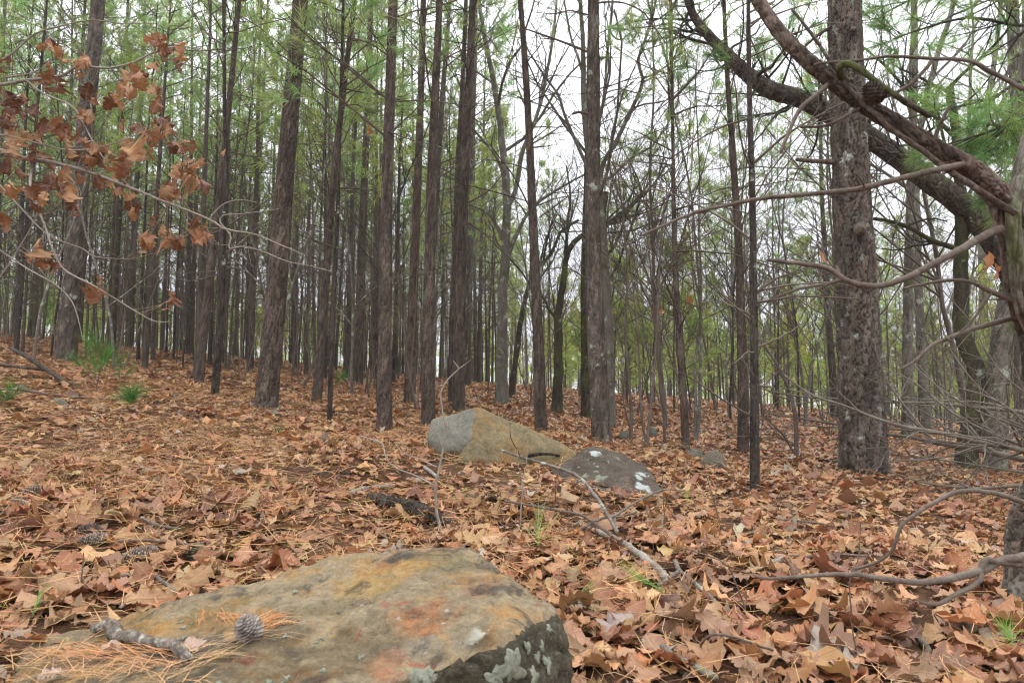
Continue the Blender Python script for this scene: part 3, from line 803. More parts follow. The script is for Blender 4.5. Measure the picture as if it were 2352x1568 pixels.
key_pine('big pine with flaky plated bark and a round knot, largest trunk at right', (1984, 1088), [(1983, 1000), (1976, 850), (1968, 700), (1962, 560), (1955, 400), (1948, 250), (1942, 100), (1940, -10), (1939, -60)], 98, 64, 'bark_grey', 120, 420, 14, 4.6, 6.2, 40, 2.0, .017, ch=.19, cw=.058, seed=12, flare=.12,
         limbs=[([(1928, 375), (1890, 371), (1855, 369), (1829, 366)], 13, 9, 0, 'branch_stub'), ([(1960, 20), (1920, 55), (1880, 80), (1850, 105)], 11, 6, 3, 'dead_branch'), ([(1974, 522), (1975, 528, 5.28), (1976, 533, 5.2)], 34, 22, 0, 'knot'), ([(1960, 66), (1958, 68, 5.25)], 15, 9, 0, 'knot'), ([(1955, 185, 5.4), (1957, 183, 5.2)], 13, 8, 0, 'knot')])
key_pine('thin pine ringed with dead twigs just left of the big plated pine', (1918, 962), [(1912, 850), (1900, 700), (1894, 560), (1887, 440), (1885, 300), (1888, 200)], 17, 5, 'bark_dark', 28, 110, 8, .6, 2.8, 110, 1.3, .003, seed=13, limb_mat='bark_twig')
key_pine('dark twiggy sapling standing nearest in front of the big plated pine', (1733, 1134), [(1733, 1000), (1733, 850), (1731, 650), (1728, 450), (1722, 250), (1719, 60), (1718, -60)], 21, 7, 'bark_dark', 36, 170, 6, .5, 9, 60, 1.1, .003, seed=14, name='sapling', cat='sapling', crown=False, flare=.15, limb_mat='bark_twig',
         limbs=[([(1733, 960), (1690, 935), (1640, 905), (1590, 870), (1530, 840, 4.0)], 5, 1.5, 8), ([(1733, 1000), (1690, 1002), (1640, 1000)], 3, 1, 5), ([(1733, 905), (1770, 870), (1800, 840)], 3, 1, 4), ([(1735, 1030), (1800, 1035, 4.2), (1860, 1020, 4.1)], 3.5, 1, 4)])
key_pine('brown slender trunk close behind the dark twiggy sapling', (1706, 1040), [(1706, 900), (1702, 750), (1698, 600), (1690, 450), (1682, 330), (1672, 200), (1665, 60)], 24, 8, 'bark_pine', 36, 130, 9, 1.2, 5.0, 60, 1.3, .005, seed=15, limb_mat='bark_twig')
key_pine('thin brown pine behind the rounded brown stone', (1576, 1034), [(1572, 950), (1562, 800), (1553, 650), (1548, 500), (1546, 350)], 18, 7, 'bark_pine', 28, 120, 8, 1.0, 3.2, 60, 1.2, .005, seed=16)
key_pine('dark straight trunk hidden behind the grey-brown pine', (1347, 962), [(1347, 850), (1345, 700), (1346, 560), (1350, 420)], 26, 17, 'bark_moss', 36, 110, 9, 3, 7, 20, 1.5, .008, seed=17, crown=False)
key_pine('tall pine at the upper right corner behind the leaning limb', (2352, 1010), [(2350, 800), (2348, 600), (2345, 400), (2335, 200), (2325, 0), (2322, -60)], 36, 24, 'bark_grey', 44, 150, 13, 3, 5, 60, 1.6, .009, seed=18)
key_pine('grey lichen-flecked trunk behind the horizontal bare branches at right', (2283, 1082), [(2290, 900), (2300, 790), (2318, 680), (2330, 590), (2345, 450), (2360, 250)], 46, 34, 'bark_pale', 48, 140, 12, 4, 30, 14, 1.5, .008, seed=19, name='oak_tree', cat='oak tree', crown=False)
key_pine('brown middling trunk between the big plated pine and the twisted mossy tree', (2082, 1010), [(2084, 900), (2085, 750), (2088, 600), (2092, 480), (2096, 300), (2100, 100)], 24, 15, 'bark_pale', 32, 110, 11, 3, 30, 16, 1.4, .006, seed=20, name='oak_tree', cat='oak tree', crown=False)
key_pine('slim pine with greenish upper stem between the thick leaning pine and the slim one', (455, 880), [(470, 750), (487, 600), (505, 450), (525, 250), (545, 50), (552, -50)], 20, 9, 'bark_pine', 28, 120, 11, 2.2, 4.5, 50, 1.3, .005, seed=22)
key_pine('dark crooked sapling left of the thick leaning pine', (492, 912), [(500, 820), (508, 700), (512, 560), (520, 400), (516, 280)], 18, 8, 'bark_dark', 28, 110, 7, 1.3, 9, 50, 1.2, .004, seed=23, name='sapling', cat='sapling', crown=False, limb_mat='bark_twig')
key_pine('brown pine standing between the slim leaning pine and the straight reddish pine', (822, 885), [(826, 750), (830, 600), (838, 400), (846, 200), (852, 0), (855, -60)], 22, 10, 'bark_pine', 28, 110, 12, 2.5, 4.5, 50, 1.3, .006, seed=24)
key_pine('pale brown pine between the reddish pine and the boulder-edge pine', (940, 925), [(944, 800), (950, 650), (956, 500), (964, 300), (970, 100), (973, -40)], 24, 12, 'bark_far', 28, 110, 12, 2.5, 4.5, 50, 1.3, .006, seed=25)

# the leaning pine whose thick limb crosses behind the big pine
base = G(2400, 1075); t = empty('leaning_pine', tuple(base), 'thick dark plated pine leaning left across the frame behind the big pine', 'pine tree')
lp = np.array([base + np.array([0, 0, -.1]), P(2395, 900, 6.6), P(2368, 720, 6.65), P(2320, 610, 6.7), P(2276, 542, 6.75), P(2239, 495, 6.8), P(2189, 455, 6.85), P(2139, 418, 6.9), P(2076, 372, 6.95), P(2001, 318, 7.0), P(1914, 268, 7.0), P(1851, 232, 7.0), P(1764, 205, 7.0), P(1726, 180, 7), P(1688, 145, 7), P(1651, 107, 7), P(1621, 75, 7), P(1590, 30, 7), P(1560, -60, 7)]) - base
rad = np.array([64, 62, 58, 56, 54, 52, 50, 49, 47, 44, 42, 40, 36, 32, 28, 24, 21, 17, 13]) * 6.9 / FPX / 2
g = Geo(); lpr = resample(np.c_[lp, rad], 60)
LC, LR, Ls = bark_tube(g, lpr[:, :3], lpr[:, 3], 72, 420, 99, .08, .04, .014, 31, flare=.1)
g.obj('trunk', M['bark_grey'], t)
gl, gn = Geo(), Geo()
sel = np.linspace(.52, 1.0, 44); ix = (sel * (len(LC) - 1)).astype(int)
d = rs.randn(44, 3) * np.array([.8, .8, .5]) + np.array([-.3, 0, .35])
A, AR = grow(LC[ix], d, .35 + .9 * rs.rand(44), np.minimum(.012 + .01 * rs.rand(44), LR[ix] * .6), 7, .2, .03, .3); tubes(gl, A, AR, 5)
s1, d1, l1, r1 = sprout(A, AR, 4, (30, 60), .5, .3, 1, .6); B, BR = grow(s1, d1, l1, np.maximum(r1, .002), 5, .2, .03, .4); tubes(gl, B, BR, 3)
keep = np.repeat(sel > .66, 4)
tufts(gn, np.concatenate([B[keep][:, -1], B[keep][:, -2], A[sel > .66][:, -1]]), np.concatenate([B[keep][:, -1] - B[keep][:, -2]] * 2 + [A[sel > .66][:, -1] - A[sel > .66][:, -2]]), 30, .16, .0038, .55, (.75, .85, .8))
gl.obj('limbs', M['bark_dark'], t, kind='stuff'); gn.obj('crown', M['needles'], t, kind='stuff')

# pine sprays at the upper right (a pine standing out of frame, limbs reaching in)
base = G(2480, 1000); t = empty('pine_tree', tuple(base), 'pine outside the right edge whose green sprays hang into the upper right', 'pine tree')
g = Geo(); pth = np.array([base, base + np.array([0, 0, 3]), base + np.array([-.1, 0, 8])]) - base
C, R, s = bark_tube(g, resample(pth, 12), np.linspace(.14, .05, 12), 32, 90, 9, seed=40); g.obj('trunk', M['bark_pine'], t)
gl, gn = Geo(), Geo(); b2 = []
for q in [[(2440, 250, 6), (2352, 275, 5.8), (2250, 310, 5.6), (2180, 330, 5.5)], [(2440, 170, 6.2), (2352, 180, 6), (2280, 225, 5.9), (2200, 245, 5.8), (2120, 262, 5.7)], [(2440, 40, 6.3), (2350, 60, 6.1), (2230, 40, 6), (2140, 60, 6), (2050, 90, 6)],
          [(2440, -20, 6.5), (2300, -10, 6.4), (2150, -15, 6.3), (2050, 20, 6.2), (2000, 60, 6.1)], [(2440, 330, 6.2), (2330, 345, 6), (2230, 370, 5.9)], [(2440, 480, 6.2), (2352, 470, 6), (2260, 440, 5.9)], [(2440, -60, 5.9), (2200, -40, 5.9), (2060, -30, 5.9)]]:
    b2.append(resample(np.array([P(*x) for x in q]) - base, 9))
A = np.array(b2); AR = np.tile(np.linspace(.022, .006, 9), (len(A), 1)); tubes(gl, A, AR, 6, wob=.1)
s1, d1, l1, r1 = sprout(A, AR, 16, (30, 60), .28, .25, 1, .6); B, BR = grow(s1, d1, l1, np.maximum(r1, .0025), 6, .15, .04, .4); tubes(gl, B, BR, 4)
s2, d2, l2, r2 = sprout(B, BR, 3, (30, 55), .5, .3, 1, .6); B2, BR2 = grow(s2, d2, l2, np.maximum(r2, .002), 4, .15, .04, .5); tubes(gl, B2, BR2, 3)
tufts(gn, np.concatenate([B[:, -1], B[:, -2], B2[:, -1], B2[:, -2]]), np.concatenate([B[:, -1] - B[:, -2]] * 2 + [B2[:, -1] - B2[:, -2]] * 2), 26, .16, .0035, .5, (.8, .95, .75))
gl.obj('limbs', M['bark_dark'], t, kind='stuff'); gn.obj('crown', M['needles'], t, kind='stuff')

# ------------------------------------------------------------------ bare broadleaf trees
def bare_tree(label, base_px, limbs, mat='bark_pale', name='oak_tree', cat='oak tree', sub=((5, .45), (5, .5), (4, .55)), sides=(14, 5, 4, 3), wob=.06, root=None, group=None, up=.05, minr=.002, limb_name='limb', twig_mat=None):
    """limbs: [(picture path with optional depth, w0, w1)], the first is the trunk"""
    base = G(*base_px) if root is None else np.array(root); Yb = base[1]
    t = empty(name, tuple(base), label, cat, group)
    gt = Geo()
    for li, (q, w0, w1, *o) in enumerate(limbs):
        pts = np.array([P(x[0], x[1], x[2] if len(x) > 2 else Yb) for x in q])
        if li == 0: pts = np.vstack([base + np.array([0, 0, -.08]), pts])
        pp = resample(pts - base, 26); rr = np.linspace(px2m(w0, Yb) / 2, px2m(w1, Yb) / 2, 26)
        g = Geo(); pp = pp + .12 * rr.mean() * rs.randn(*pp.shape) * np.array([1, 1, .2])
        if li == 0: rr = rr * (1 + .4 * np.exp(-np.arange(26) / 1.2))
        tubes(g, pp, rr, sides[0] if w0 > 8 else 7, wob=wob)
        g.obj('trunk' if li == 0 else limb_name, M[mat], t)
        A, AR = pp[None], rr[None]
        n1 = o[0] if o else sub[0][0]
        if n1 == 0: continue
        for lv, (mm, lf) in enumerate(sub):
            s1, d1, l1, r1 = sprout(A, AR, n1 if lv == 0 else mm, (28, 62), lf, .22 if (li or lv) else .5, 1, .55)
            A, AR = grow(s1, d1, np.clip(l1, .12, 2.6), np.clip(r1, minr, .05), 7 if lv == 0 else 6, .17, up, .35)
            tubes(gt, A, AR, sides[min(lv + 1, 3)])
    gt.obj('twigs', M[twig_mat or mat], t, kind='stuff')
    return t, base

bare_tree('pale grey oak with limbs spreading upward behind the boulder peak pine', (1152, 930), [
    ([(1154, 780), (1157, 650), (1162, 560), (1164, 480), (1160, 400), (1152, 320), (1140, 220), (1120, 120), (1100, 0)], 28, 9, 6),
    ([(1164, 480), (1185, 430), (1200, 350), (1235, 260), (1260, 150), (1275, 40), (1280, -30)], 12, 5, 8),
    ([(1164, 595), (1195, 520), (1230, 470), (1290, 430), (1345, 400)], 11, 4, 7),
    ([(1160, 560), (1130, 500), (1100, 478), (1075, 470)], 11, 5, 5),
    ([(1162, 430), (1140, 360), (1090, 300), (1050, 240), (1010, 190)], 8, 3, 7)])
bare_tree('tall pale bare oak whose forked limbs rise behind the grey-brown pine', (1402, 985), [
    ([(1400, 800), (1392, 650), (1384, 520), (1372, 440), (1356, 360), (1345, 300), (1340, 200), (1338, 100), (1332, -40)], 24, 9, 5),
    ([(1380, 520), (1383, 385), (1413, 332), (1433, 287), (1463, 225), (1476, 180), (1466, 140), (1488, 75), (1508, 0), (1520, -40)], 13, 5, 8),
    ([(1356, 400), (1301, 275), (1283, 220), (1251, 175), (1216, 120), (1190, 60)], 9, 3, 7),
    ([(1476, 182), (1510, 165), (1545, 140), (1565, 90)], 5, 2, 4),
    ([(1345, 200), (1330, 140), (1310, 80), (1296, 0), (1290, -40)], 7, 4, 5),
    ([(1360, 330), (1385, 240), (1395, 120), (1404, 40), (1410, -40)], 9, 5, 6),
    ([(1395, 60), (1410, 85), (1430, 90), (1460, 60), (1480, 20)], 5, 2, 3)])
bare_tree('mossy dark oak with a forked crown between the slim tilted pine and the grey-brown pine', (1279, 946), [
    ([(1282, 850), (1284, 784), (1281, 730), (1294, 655), (1301, 592), (1315, 560), (1345, 535), (1400, 510), (1450, 470), (1490, 420)], 25, 5, 8),
    ([(1281, 735), (1262, 712), (1252, 690), (1225, 660)], 8, 3, 4),
    ([(1301, 592), (1303, 520), (1310, 450), (1300, 380)], 9, 3, 6)], 'bark_moss')
bare_tree('mossy leaning trunk behind the slim tilted pine', (1172, 915), [([(1188, 800), (1205, 690), (1230, 620), (1262, 590), (1290, 530), (1330, 505)], 15, 6, 8)], 'bark_moss')
bare_tree('broken mossy snag right of the grey-brown pine', (1392, 945), [([(1391, 850), (1388, 700), (1387, 560), (1386, 480), (1393, 442)], 17, 13, 2), ([(1388, 520), (1430, 495), (1460, 465), (1500, 425), (1530, 380)], 9, 4, 7)], 'bark_moss')
bare_tree('twisted mossy tree right of the big plated pine', (2222, 1075), [
    ([(2226, 984), (2239, 896), (2244, 846), (2216, 790), (2206, 717), (2204, 642), (2205, 567), (2209, 480), (2205, 400), (2195, 300), (2180, 200)], 44, 17, 6),
    ([(2200, 572), (2139, 552), (2089, 522), (2039, 507), (2006, 502)], 13, 7, 3),
    ([(2080, 518), (2100, 512), (2126, 504), (2150, 503), (2176, 509)], 6, 3, 3),
    ([(2210, 480), (2250, 400), (2290, 330), (2340, 300)], 10, 4, 7),
    ([(2204, 420), (2170, 330), (2150, 250), (2110, 230)], 9, 4, 7)], 'bark_moss')
bare_tree('greenish limbed oak behind the top of the big plated pine', (2130, 985), [
    ([(2115, 800), (2108, 600), (2105, 420), (2110, 320), (2125, 240), (2150, 140), (2175, 60), (2200, -20)], 20, 11, 7),
    ([(2110, 320), (2085, 240), (2082, 170), (2100, 120)], 7, 3, 6),
    ([(2140, 180), (2210, 110), (2240, 60), (2280, 0)], 7, 3, 7)], 'bark_pale')
bare_tree('pale bare oak at the upper right edge beyond the twisted mossy tree', (2265, 975), [
    ([(2262, 850), (2258, 650), (2255, 450), (2262, 300), (2275, 200), (2290, 100), (2300, 0)], 22, 9, 9),
    ([(2258, 450), (2230, 330), (2228, 200), (2235, 60), (2225, -20)], 10, 4, 9),
    ([(2262, 330), (2300, 250), (2320, 130), (2345, 60)], 8, 3, 8)], 'bark_pale')
bare_tree('leafless shrub of two curved stems left of the big plated pine', (1828, 1058), [
    ([(1829, 1000), (1822, 930), (1802, 870), (1775, 820), (1752, 790)], 11, 6, 7),
    ([(1824, 1040), (1800, 1000), (1775, 975), (1762, 960)], 6, 3, 6), ([(1802, 870), (1800, 800), (1790, 720), (1770, 640)], 5, 2, 8)], 'bark_twig', 'shrub', 'shrub')
# forked stems near the grey stones
bare_tree('forked V stem sapling in front of the pale round stone', (1484, 1030), [
    ([(1492, 960), (1500, 880), (1506, 800), (1512, 700), (1518, 560), (1528, 450)], 8, 3, 9), ([(1484, 1015), (1474, 960), (1470, 880), (1466, 780), (1452, 640), (1440, 520)], 6, 2, 9)], 'bark_twig', 'sapling', 'sapling')
bare_tree('slim brown sapling left of the forked V stem sapling', (1447, 1018), [([(1450, 940), (1442, 850), (1436, 760), (1440, 600), (1420, 400)], 8, 3, 10), ([(1446, 980), (1432, 920), (1430, 860)], 4, 2, 4)], 'bark_twig', 'sapling', 'sapling')
bare_tree('slim brown sapling right of the forked V stem sapling', (1528, 1018), [([(1524, 940), (1512, 840), (1502, 720), (1490, 560)], 7, 3, 10)], 'bark_twig', 'sapling', 'sapling')

# bush out of frame at right whose long bare branches reach in level with the ground
hb = G(2600, 1110)
HB = [([(2600, 1090, 5.0), (2352, 1054, 4.95), (2239, 1029, 5.3), (2164, 1019, 5.6), (2089, 1004, 5.9), (2034, 996, 6.1), (1934, 976, 6.3), (1764, 949, 6.4)], 11, 3, 9),
      ([(2600, 1085, 4.6), (2352, 1034, 4.6), (2251, 1014, 4.7), (2164, 994, 4.8), (2076, 979, 4.9), (2014, 961, 4.95), (1939, 931, 5.0), (1864, 906, 5.1), (1800, 860, 5.2)], 9, 2, 9),
      ([(2600, 980, 5.2), (2352, 946, 5.2), (2251, 936, 5.5), (2139, 926, 5.9), (2034, 922, 6.2), (1936, 916, 6.4), (1826, 909, 6.5), (1764, 896, 6.5)], 8, 2.5, 8),
      ([(2600, 1060, 5.5), (2352, 1016, 5.4), (2189, 999, 5.8), (2039, 984, 6.2), (1934, 984, 6.4), (1831, 974, 6.5)], 7, 2, 7),
      ([(2600, 1110, 4.6), (2352, 1084, 4.6), (2251, 1069, 4.8), (2139, 1054, 5), (2030, 1062, 5.2)], 5, 1.5, 7),
      ([(2600, 1120, 4.4), (2352, 1114, 4.3), (2264, 1121, 4.5), (2139, 1111, 4.7), (2039, 1081, 5)], 6, 2, 8),
      ([(2600, 1110, 4.8), (2352, 1024, 4.8), (2214, 964, 5.0), (2139, 909, 5.1), (2089, 871, 5.2), (2029, 846, 5.3)], 6, 2, 9),
      ([(2600, 1100, 4.6), (2352, 985, 4.6), (2260, 950, 4.7), (2170, 900, 4.8), (2100, 840, 4.9)], 4.5, 1.5, 8),
      ([(2600, 1100, 5.4), (2352, 960, 5.4), (2250, 890, 5.5), (2180, 800, 5.6), (2130, 720, 5.7)], 5, 1.5, 9),
      ([(2600, 1060, 5.4), (2352, 900, 5.6), (2280, 830, 5.7), (2230, 740, 5.8), (2150, 650, 5.9)], 4.5, 1.5, 9)]
bare_tree('low bare bush outside the right edge with long level branches reaching past the big pine', None, [([(2600, 1080, 5.0), (2605, 1050, 5.0)], 30, 20, 0)] + [(q_, a_ * 1.25, b_ * 1.25, n_ + 3) for q_, a_, b_, n_ in HB], 'bark_bush', 'bush', 'bush', root=hb, limb_name='branch', sub=((5, .3), (3, .5), (2, .5)), up=.0, minr=.0013)
# ------------------------------------------------------------------ copies: the stand of pines, young pines, far pines, saplings
def proto_pine(name, H, r, z0, zc, nl, Lmax, bark, needles, tint, tn=9, tw=.011, tl=.18, lean=.03, tuft_per=2, sides=9):
    t = empty(name, (0, 0, 0), None, None)
    k = 14; z = np.linspace(-.1, H, k)
    bend = np.cumsum(rs.randn(k, 2) * lean, axis=0) * (np.linspace(0, 1, k)[:, None])
    path = np.c_[bend, z]; rad = r * (1 - .93 * np.clip(z / H, 0, 1) ** 1.1)
    g = Geo(); pp = resample(np.c_[path, rad], 44)
    rr = pp[:, 3] * (1 + .35 * np.exp(-np.arange(44) / 1.0))
    tubes(g, pp[:, :3], rr, sides, wob=.07)
    g.obj('trunk', M[bark], t)
    gl, gn = Geo(), Geo()
    C = pp[:, :3]; s = np.r_[0, np.cumsum(np.linalg.norm(np.diff(C, axis=0), axis=1))]
    pine_limbs(gl, gn, C, pp[:, 3], s, H, z0, zc, nl, Lmax, tn, tint, .009, tl, tw, .3, tuft_per, bz=0)
    gl.obj('limbs', M['bark_far'], t, kind='stuff')
    gn.obj('crown', M[needles], t, kind='stuff')
    return t

def proto_sapling(H, r, n1, n2, mat, spread=.25, multi=1):
    t = empty('bare_sapling', (0, 0, 0), None, None)
    g, gt = Geo(), Geo()
    st = np.zeros((multi, 3)); st[:, 2] = -.08
    d = np.c_[rs.randn(multi, 2) * spread * (1 if multi > 1 else .3), np.ones(multi)]
    A, AR = grow(st, d, np.full(multi, H) * (.7 + .3 * rs.rand(multi)), np.full(multi, r), 14, .07, .05, .2)
    tubes(g, A, AR, 7, wob=.06)
    g.obj('trunk', M[mat], t)
    s1, d1, l1, r1 = sprout(A, AR, n1, (30, 65), .32, .18, 1, .55); B, BR = grow(s1, d1, l1, np.maximum(r1, .0025), 7, .14, .06, .35); tubes(gt, B, BR, 4)
    s2, d2, l2, r2 = sprout(B, BR, n2, (30, 60), .5, .25, 1, .6); B2, BR2 = grow(s2, d2, l2, np.maximum(r2, .002), 5, .16, .05, .4); tubes(gt, B2, BR2, 3)
    s3, d3, l3, r3 = sprout(B2, BR2, 2, (30, 60), .55, .25, 1, .6); B3, BR3 = grow(s3, d3, l3, np.maximum(r3, .0018), 4, .16, .04, .5); tubes(gt, B3, BR3, 3)
    gt.obj('twigs', M[mat], t, kind='stuff')
    return t

occupied = [(x, y, .45) for x, y, r in KEY_TRUNKS] + [(P(1150, 1000, 4.6)[0], 4.8, 1.0)]
def scatter(protos, n, a_rng, y_rng, label, cat, group, min_d=.8, sc=(.85, 1.15), pw=1.3, used=None, tries=40, avoid=None):
    used = used if used is not None else [False] * len(protos)
    out = 0
    for _ in range(n * tries):
        if out >= n: break
        Yv = y_rng[0] + (y_rng[1] - y_rng[0]) * rs.rand() ** (1 / pw)
        a = a_rng[0] + (a_rng[1] - a_rng[0]) * rs.rand()
        x = a * Yv
        if any((x - ox) ** 2 + (Yv - oy) ** 2 < max(min_d, od) ** 2 for ox, oy, od in occupied): continue
        if avoid is not None and avoid(a, Yv): continue
        occupied.append((x, Yv, min_d * .8))
        k = rs.randint(len(protos)); o = protos[k]
        loc = (x, Yv, float(ground_z(x, Yv)) - .03); s_ = sc[0] + (sc[1] - sc[0]) * rs.rand()
        if not used[k]:
            used[k] = True
            o.location = loc; o.rotation_euler = (0, 0, rs.rand() * 6.28); o.scale = (s_,) * 3; tag(o, label, cat, group)
        else:
            copy_tree(o, loc, rs.rand() * 6.28, s_, label, group)['category'] = cat
        out += 1
    return out

tall = [proto_pine('stand_pine', H, r, z0, zc, nl, L_, b, 'needles', ti, lean=ln) for H, r, z0, zc, nl, L_, b, ti, ln in [
    (10.5, .056, 1.2, 5.2, 80, 1.3, 'bark_algae', (1, 1, .9), .02), (11.5, .068, 1.5, 6.2, 80, 1.5, 'bark_pine', (.95, 1.05, .95), .015), (9.0, .044, 1.0, 4.4, 80, 1.1, 'bark_far', (1.05, 1.0, .8), .03),
    (12.0, .078, 2.0, 6.8, 80, 1.6, 'bark_pine', (.9, 1.0, .95), .012), (8.0, .034, .8, 3.4, 80, 1.0, 'bark_algae', (1.1, 1.1, .85), .035), (10.0, .05, 1.2, 4.8, 80, 1.2, 'bark_dark', (1.0, 1.05, .9), .025)]]
pole = [proto_pine('pole_pine', H, r, .7, zc, 60, L_, b, 'needles', ti, lean=ln, sides=6, tn=7) for H, r, zc, L_, b, ti, ln in [(8.5, .026, 4.6, .8, 'bark_far', (1, 1, .85), .03), (7.5, .020, 4.0, .7, 'bark_algae', (1.1, 1.05, .85), .045), (9.5, .032, 5.2, .9, 'bark_dark', (.95, 1.0, .85), .025), (6.5, .017, 3.6, .7, 'bark_far', (1.1, 1.0, .7), .06)]]
u_p = [False] * 4
n6 = scatter(pole, 130, (-.88, .02), (10, 30), 'very thin pole-like pine in the crowded stand', 'pine tree', 'pole pines of the crowded stand', .45, (.8, 1.2), 1.2, u_p)
n6b = scatter(pole, 40, (.05, .7), (11, 30), 'very thin pole-like pine in the open wood', 'pine tree', 'pole pines of the open wood', .5, (.7, 1.1), 1.2, u_p)
u_t = [False] * 6
n1 = scatter(tall, 76, (-.86, -.02), (12.5, 28), 'thin brown pine in the crowded stand on the rising slope', 'pine tree', 'pines of the crowded stand', .75, (.8, 1.15), 1.2, u_t)
n1b = scatter(tall, 8, (-.86, -.4), (9.5, 15), 'thin brown pine in the crowded stand on the rising slope', 'pine tree', 'pines of the crowded stand', .9, (.5, .75), 1.0, u_t)
tall2 = [proto_pine('far_pine', H, r, z0, zc, nl, L_, b, 'needles', ti, lean=ln, tw=.009, tn=18, tl=.2) for H, r, z0, zc, nl, L_, b, ti, ln in [
    (8.5, .09, 1.6, 4.6, 70, 1.4, 'bark_far', (1.1, 1.1, .9), .02), (7, .075, 1.2, 3.4, 70, 1.3, 'bark_far', (1.15, 1.1, .85), .03), (10, .11, 2.2, 6.0, 70, 1.6, 'bark_pale', (1.0, 1.1, .95), .02)]]
u_f = [False] * 3
n2 = scatter(tall2, 26, (-.12, .85), (24, 52), 'tall pine far back in the open wood beyond the boulders', 'pine tree', 'far pines of the open wood', 1.6, (.7, 1.05), 1.3, u_f)
n2b = scatter(tall, 100, (-.92, .02), (26, 46), 'thin brown pine in the crowded stand on the rising slope', 'pine tree', 'pines of the crowded stand', 1.0, (.8, 1.1), 1.0, u_t)
young = [proto_pine('young_pine', H, r, z0, zc, nl, L_, 'bark_far', 'needles_young', ti, lean=.03, tw=.0085, tn=22, tl=.21, tuft_per=5, sides=6) for H, r, z0, zc, nl, L_, ti in [
    (4.3, .035, .25, .7, 46, 1.2, (1, 1, .9)), (5.8, .045, .6, 1.5, 54, 1.5, (.9, 1.0, .85)), (3.6, .03, .2, .5, 40, 1.0, (1.15, 1.05, .8)), (6.8, .05, .7, 1.9, 58, 1.7, (.95, .95, .8)), (5.2, .042, .35, 1.0, 48, 1.5, (1.1, 1.0, .75))]]
u_y = [False] * 5
n3 = scatter(young, 140, (.0, .88), (12.5, 48), 'young yellow-green pine in the bright thicket behind the open wood', 'young pine', 'young pines of the bright thicket', 1.0, (.55, .9), 1.2, u_y)
n3b = scatter(young, 75, (-.9, .0), (16, 48), 'young green pine growing in the shade of the stand', 'young pine', 'young pines in the stand', 1.0, (.5, 1.0), 1.3, u_y)
sap = [proto_sapling(H, r, n1_, n2_, b, sp, mu) for H, r, n1_, n2_, b, sp, mu in [
    (4.8, .015, 18, 5, 'bark_twig', .1, 1), (5.8, .019, 20, 5, 'bark_dark', .1, 1), (3.6, .011, 14, 5, 'bark_twig', .2, 2), (6.5, .024, 22, 5, 'bark_pale', .1, 1), (3.0, .012, 9, 4, 'bark_twig', .3, 3)]]
u_s = [False] * 5
n4 = scatter(sap, 95, (.02, .82), (8.0, 24), 'slender leafless sapling in the open wood beyond the boulders', 'sapling', 'bare saplings of the open wood', .7, (.8, 1.25), 1.2, u_s)
n4b = scatter(sap, 90, (-.85, -.12), (8.5, 20), 'slender leafless sapling between trunks of the crowded stand', 'sapling', 'bare saplings in the stand', .6, (.7, 1.1), 1.1, u_s)

tsap = [proto_sapling(H, r, n1_, n2_, b, sp, mu) for H, r, n1_, n2_, b, sp, mu in [(8.5, .024, 24, 6, 'bark_twig', .1, 1), (7.2, .018, 20, 6, 'bark_pale', .15, 2), (9.0, .03, 24, 6, 'bark_twig', .08, 1)]]
u_q = [False] * 3
n5 = scatter(tsap, 20, (.03, .8), (7.5, 20), 'tall thin leafless tree with fine spreading twigs in the open wood', 'bare tree', 'tall bare saplings of the open wood', .8, (.8, 1.15), 1.2, u_q)
n5b = scatter(tsap, 20, (-.85, -.05), (9, 20), 'tall thin leafless tree between pines of the stand', 'bare tree', 'tall bare saplings in the stand', .7, (.7, 1.1), 1.2, u_q)
# the wood goes on behind as one mass
g = Geo(); n = 5200
yy_ = 52 + 34 * rs.rand(n); xx_ = (rs.rand(n) * 2 - 1) * (yy_ * .95 + 4); hh = 7.5 * rs.rand(n) ** 1.5 * (.6 + .4 * np.sin(xx_ * .21) ** 2)
cen = np.c_[xx_, yy_, ground_z(xx_, yy_) + .1 + hh]
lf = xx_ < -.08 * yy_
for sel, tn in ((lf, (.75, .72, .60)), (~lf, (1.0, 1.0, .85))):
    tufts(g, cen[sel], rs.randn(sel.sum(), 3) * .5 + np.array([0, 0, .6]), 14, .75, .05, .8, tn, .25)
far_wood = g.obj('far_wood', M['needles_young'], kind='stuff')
g = Geo(); n = 420
yy_ = 50 + 36 * rs.rand(n); xx_ = (rs.rand(n) * 2 - 1) * (yy_ * .95 + 4); st = np.c_[xx_, yy_, ground_z(xx_, yy_) - .1]
A, AR = grow(st, np.tile([[0, 0, 1.0]], (n, 1)), 7 + 5 * rs.rand(n), .06 + .08 * rs.rand(n), 6, .03, 0, .3); tubes(g, A, AR, 5)
g.obj('distant_trunks', M['bark_far'], far_wood, kind='stuff')

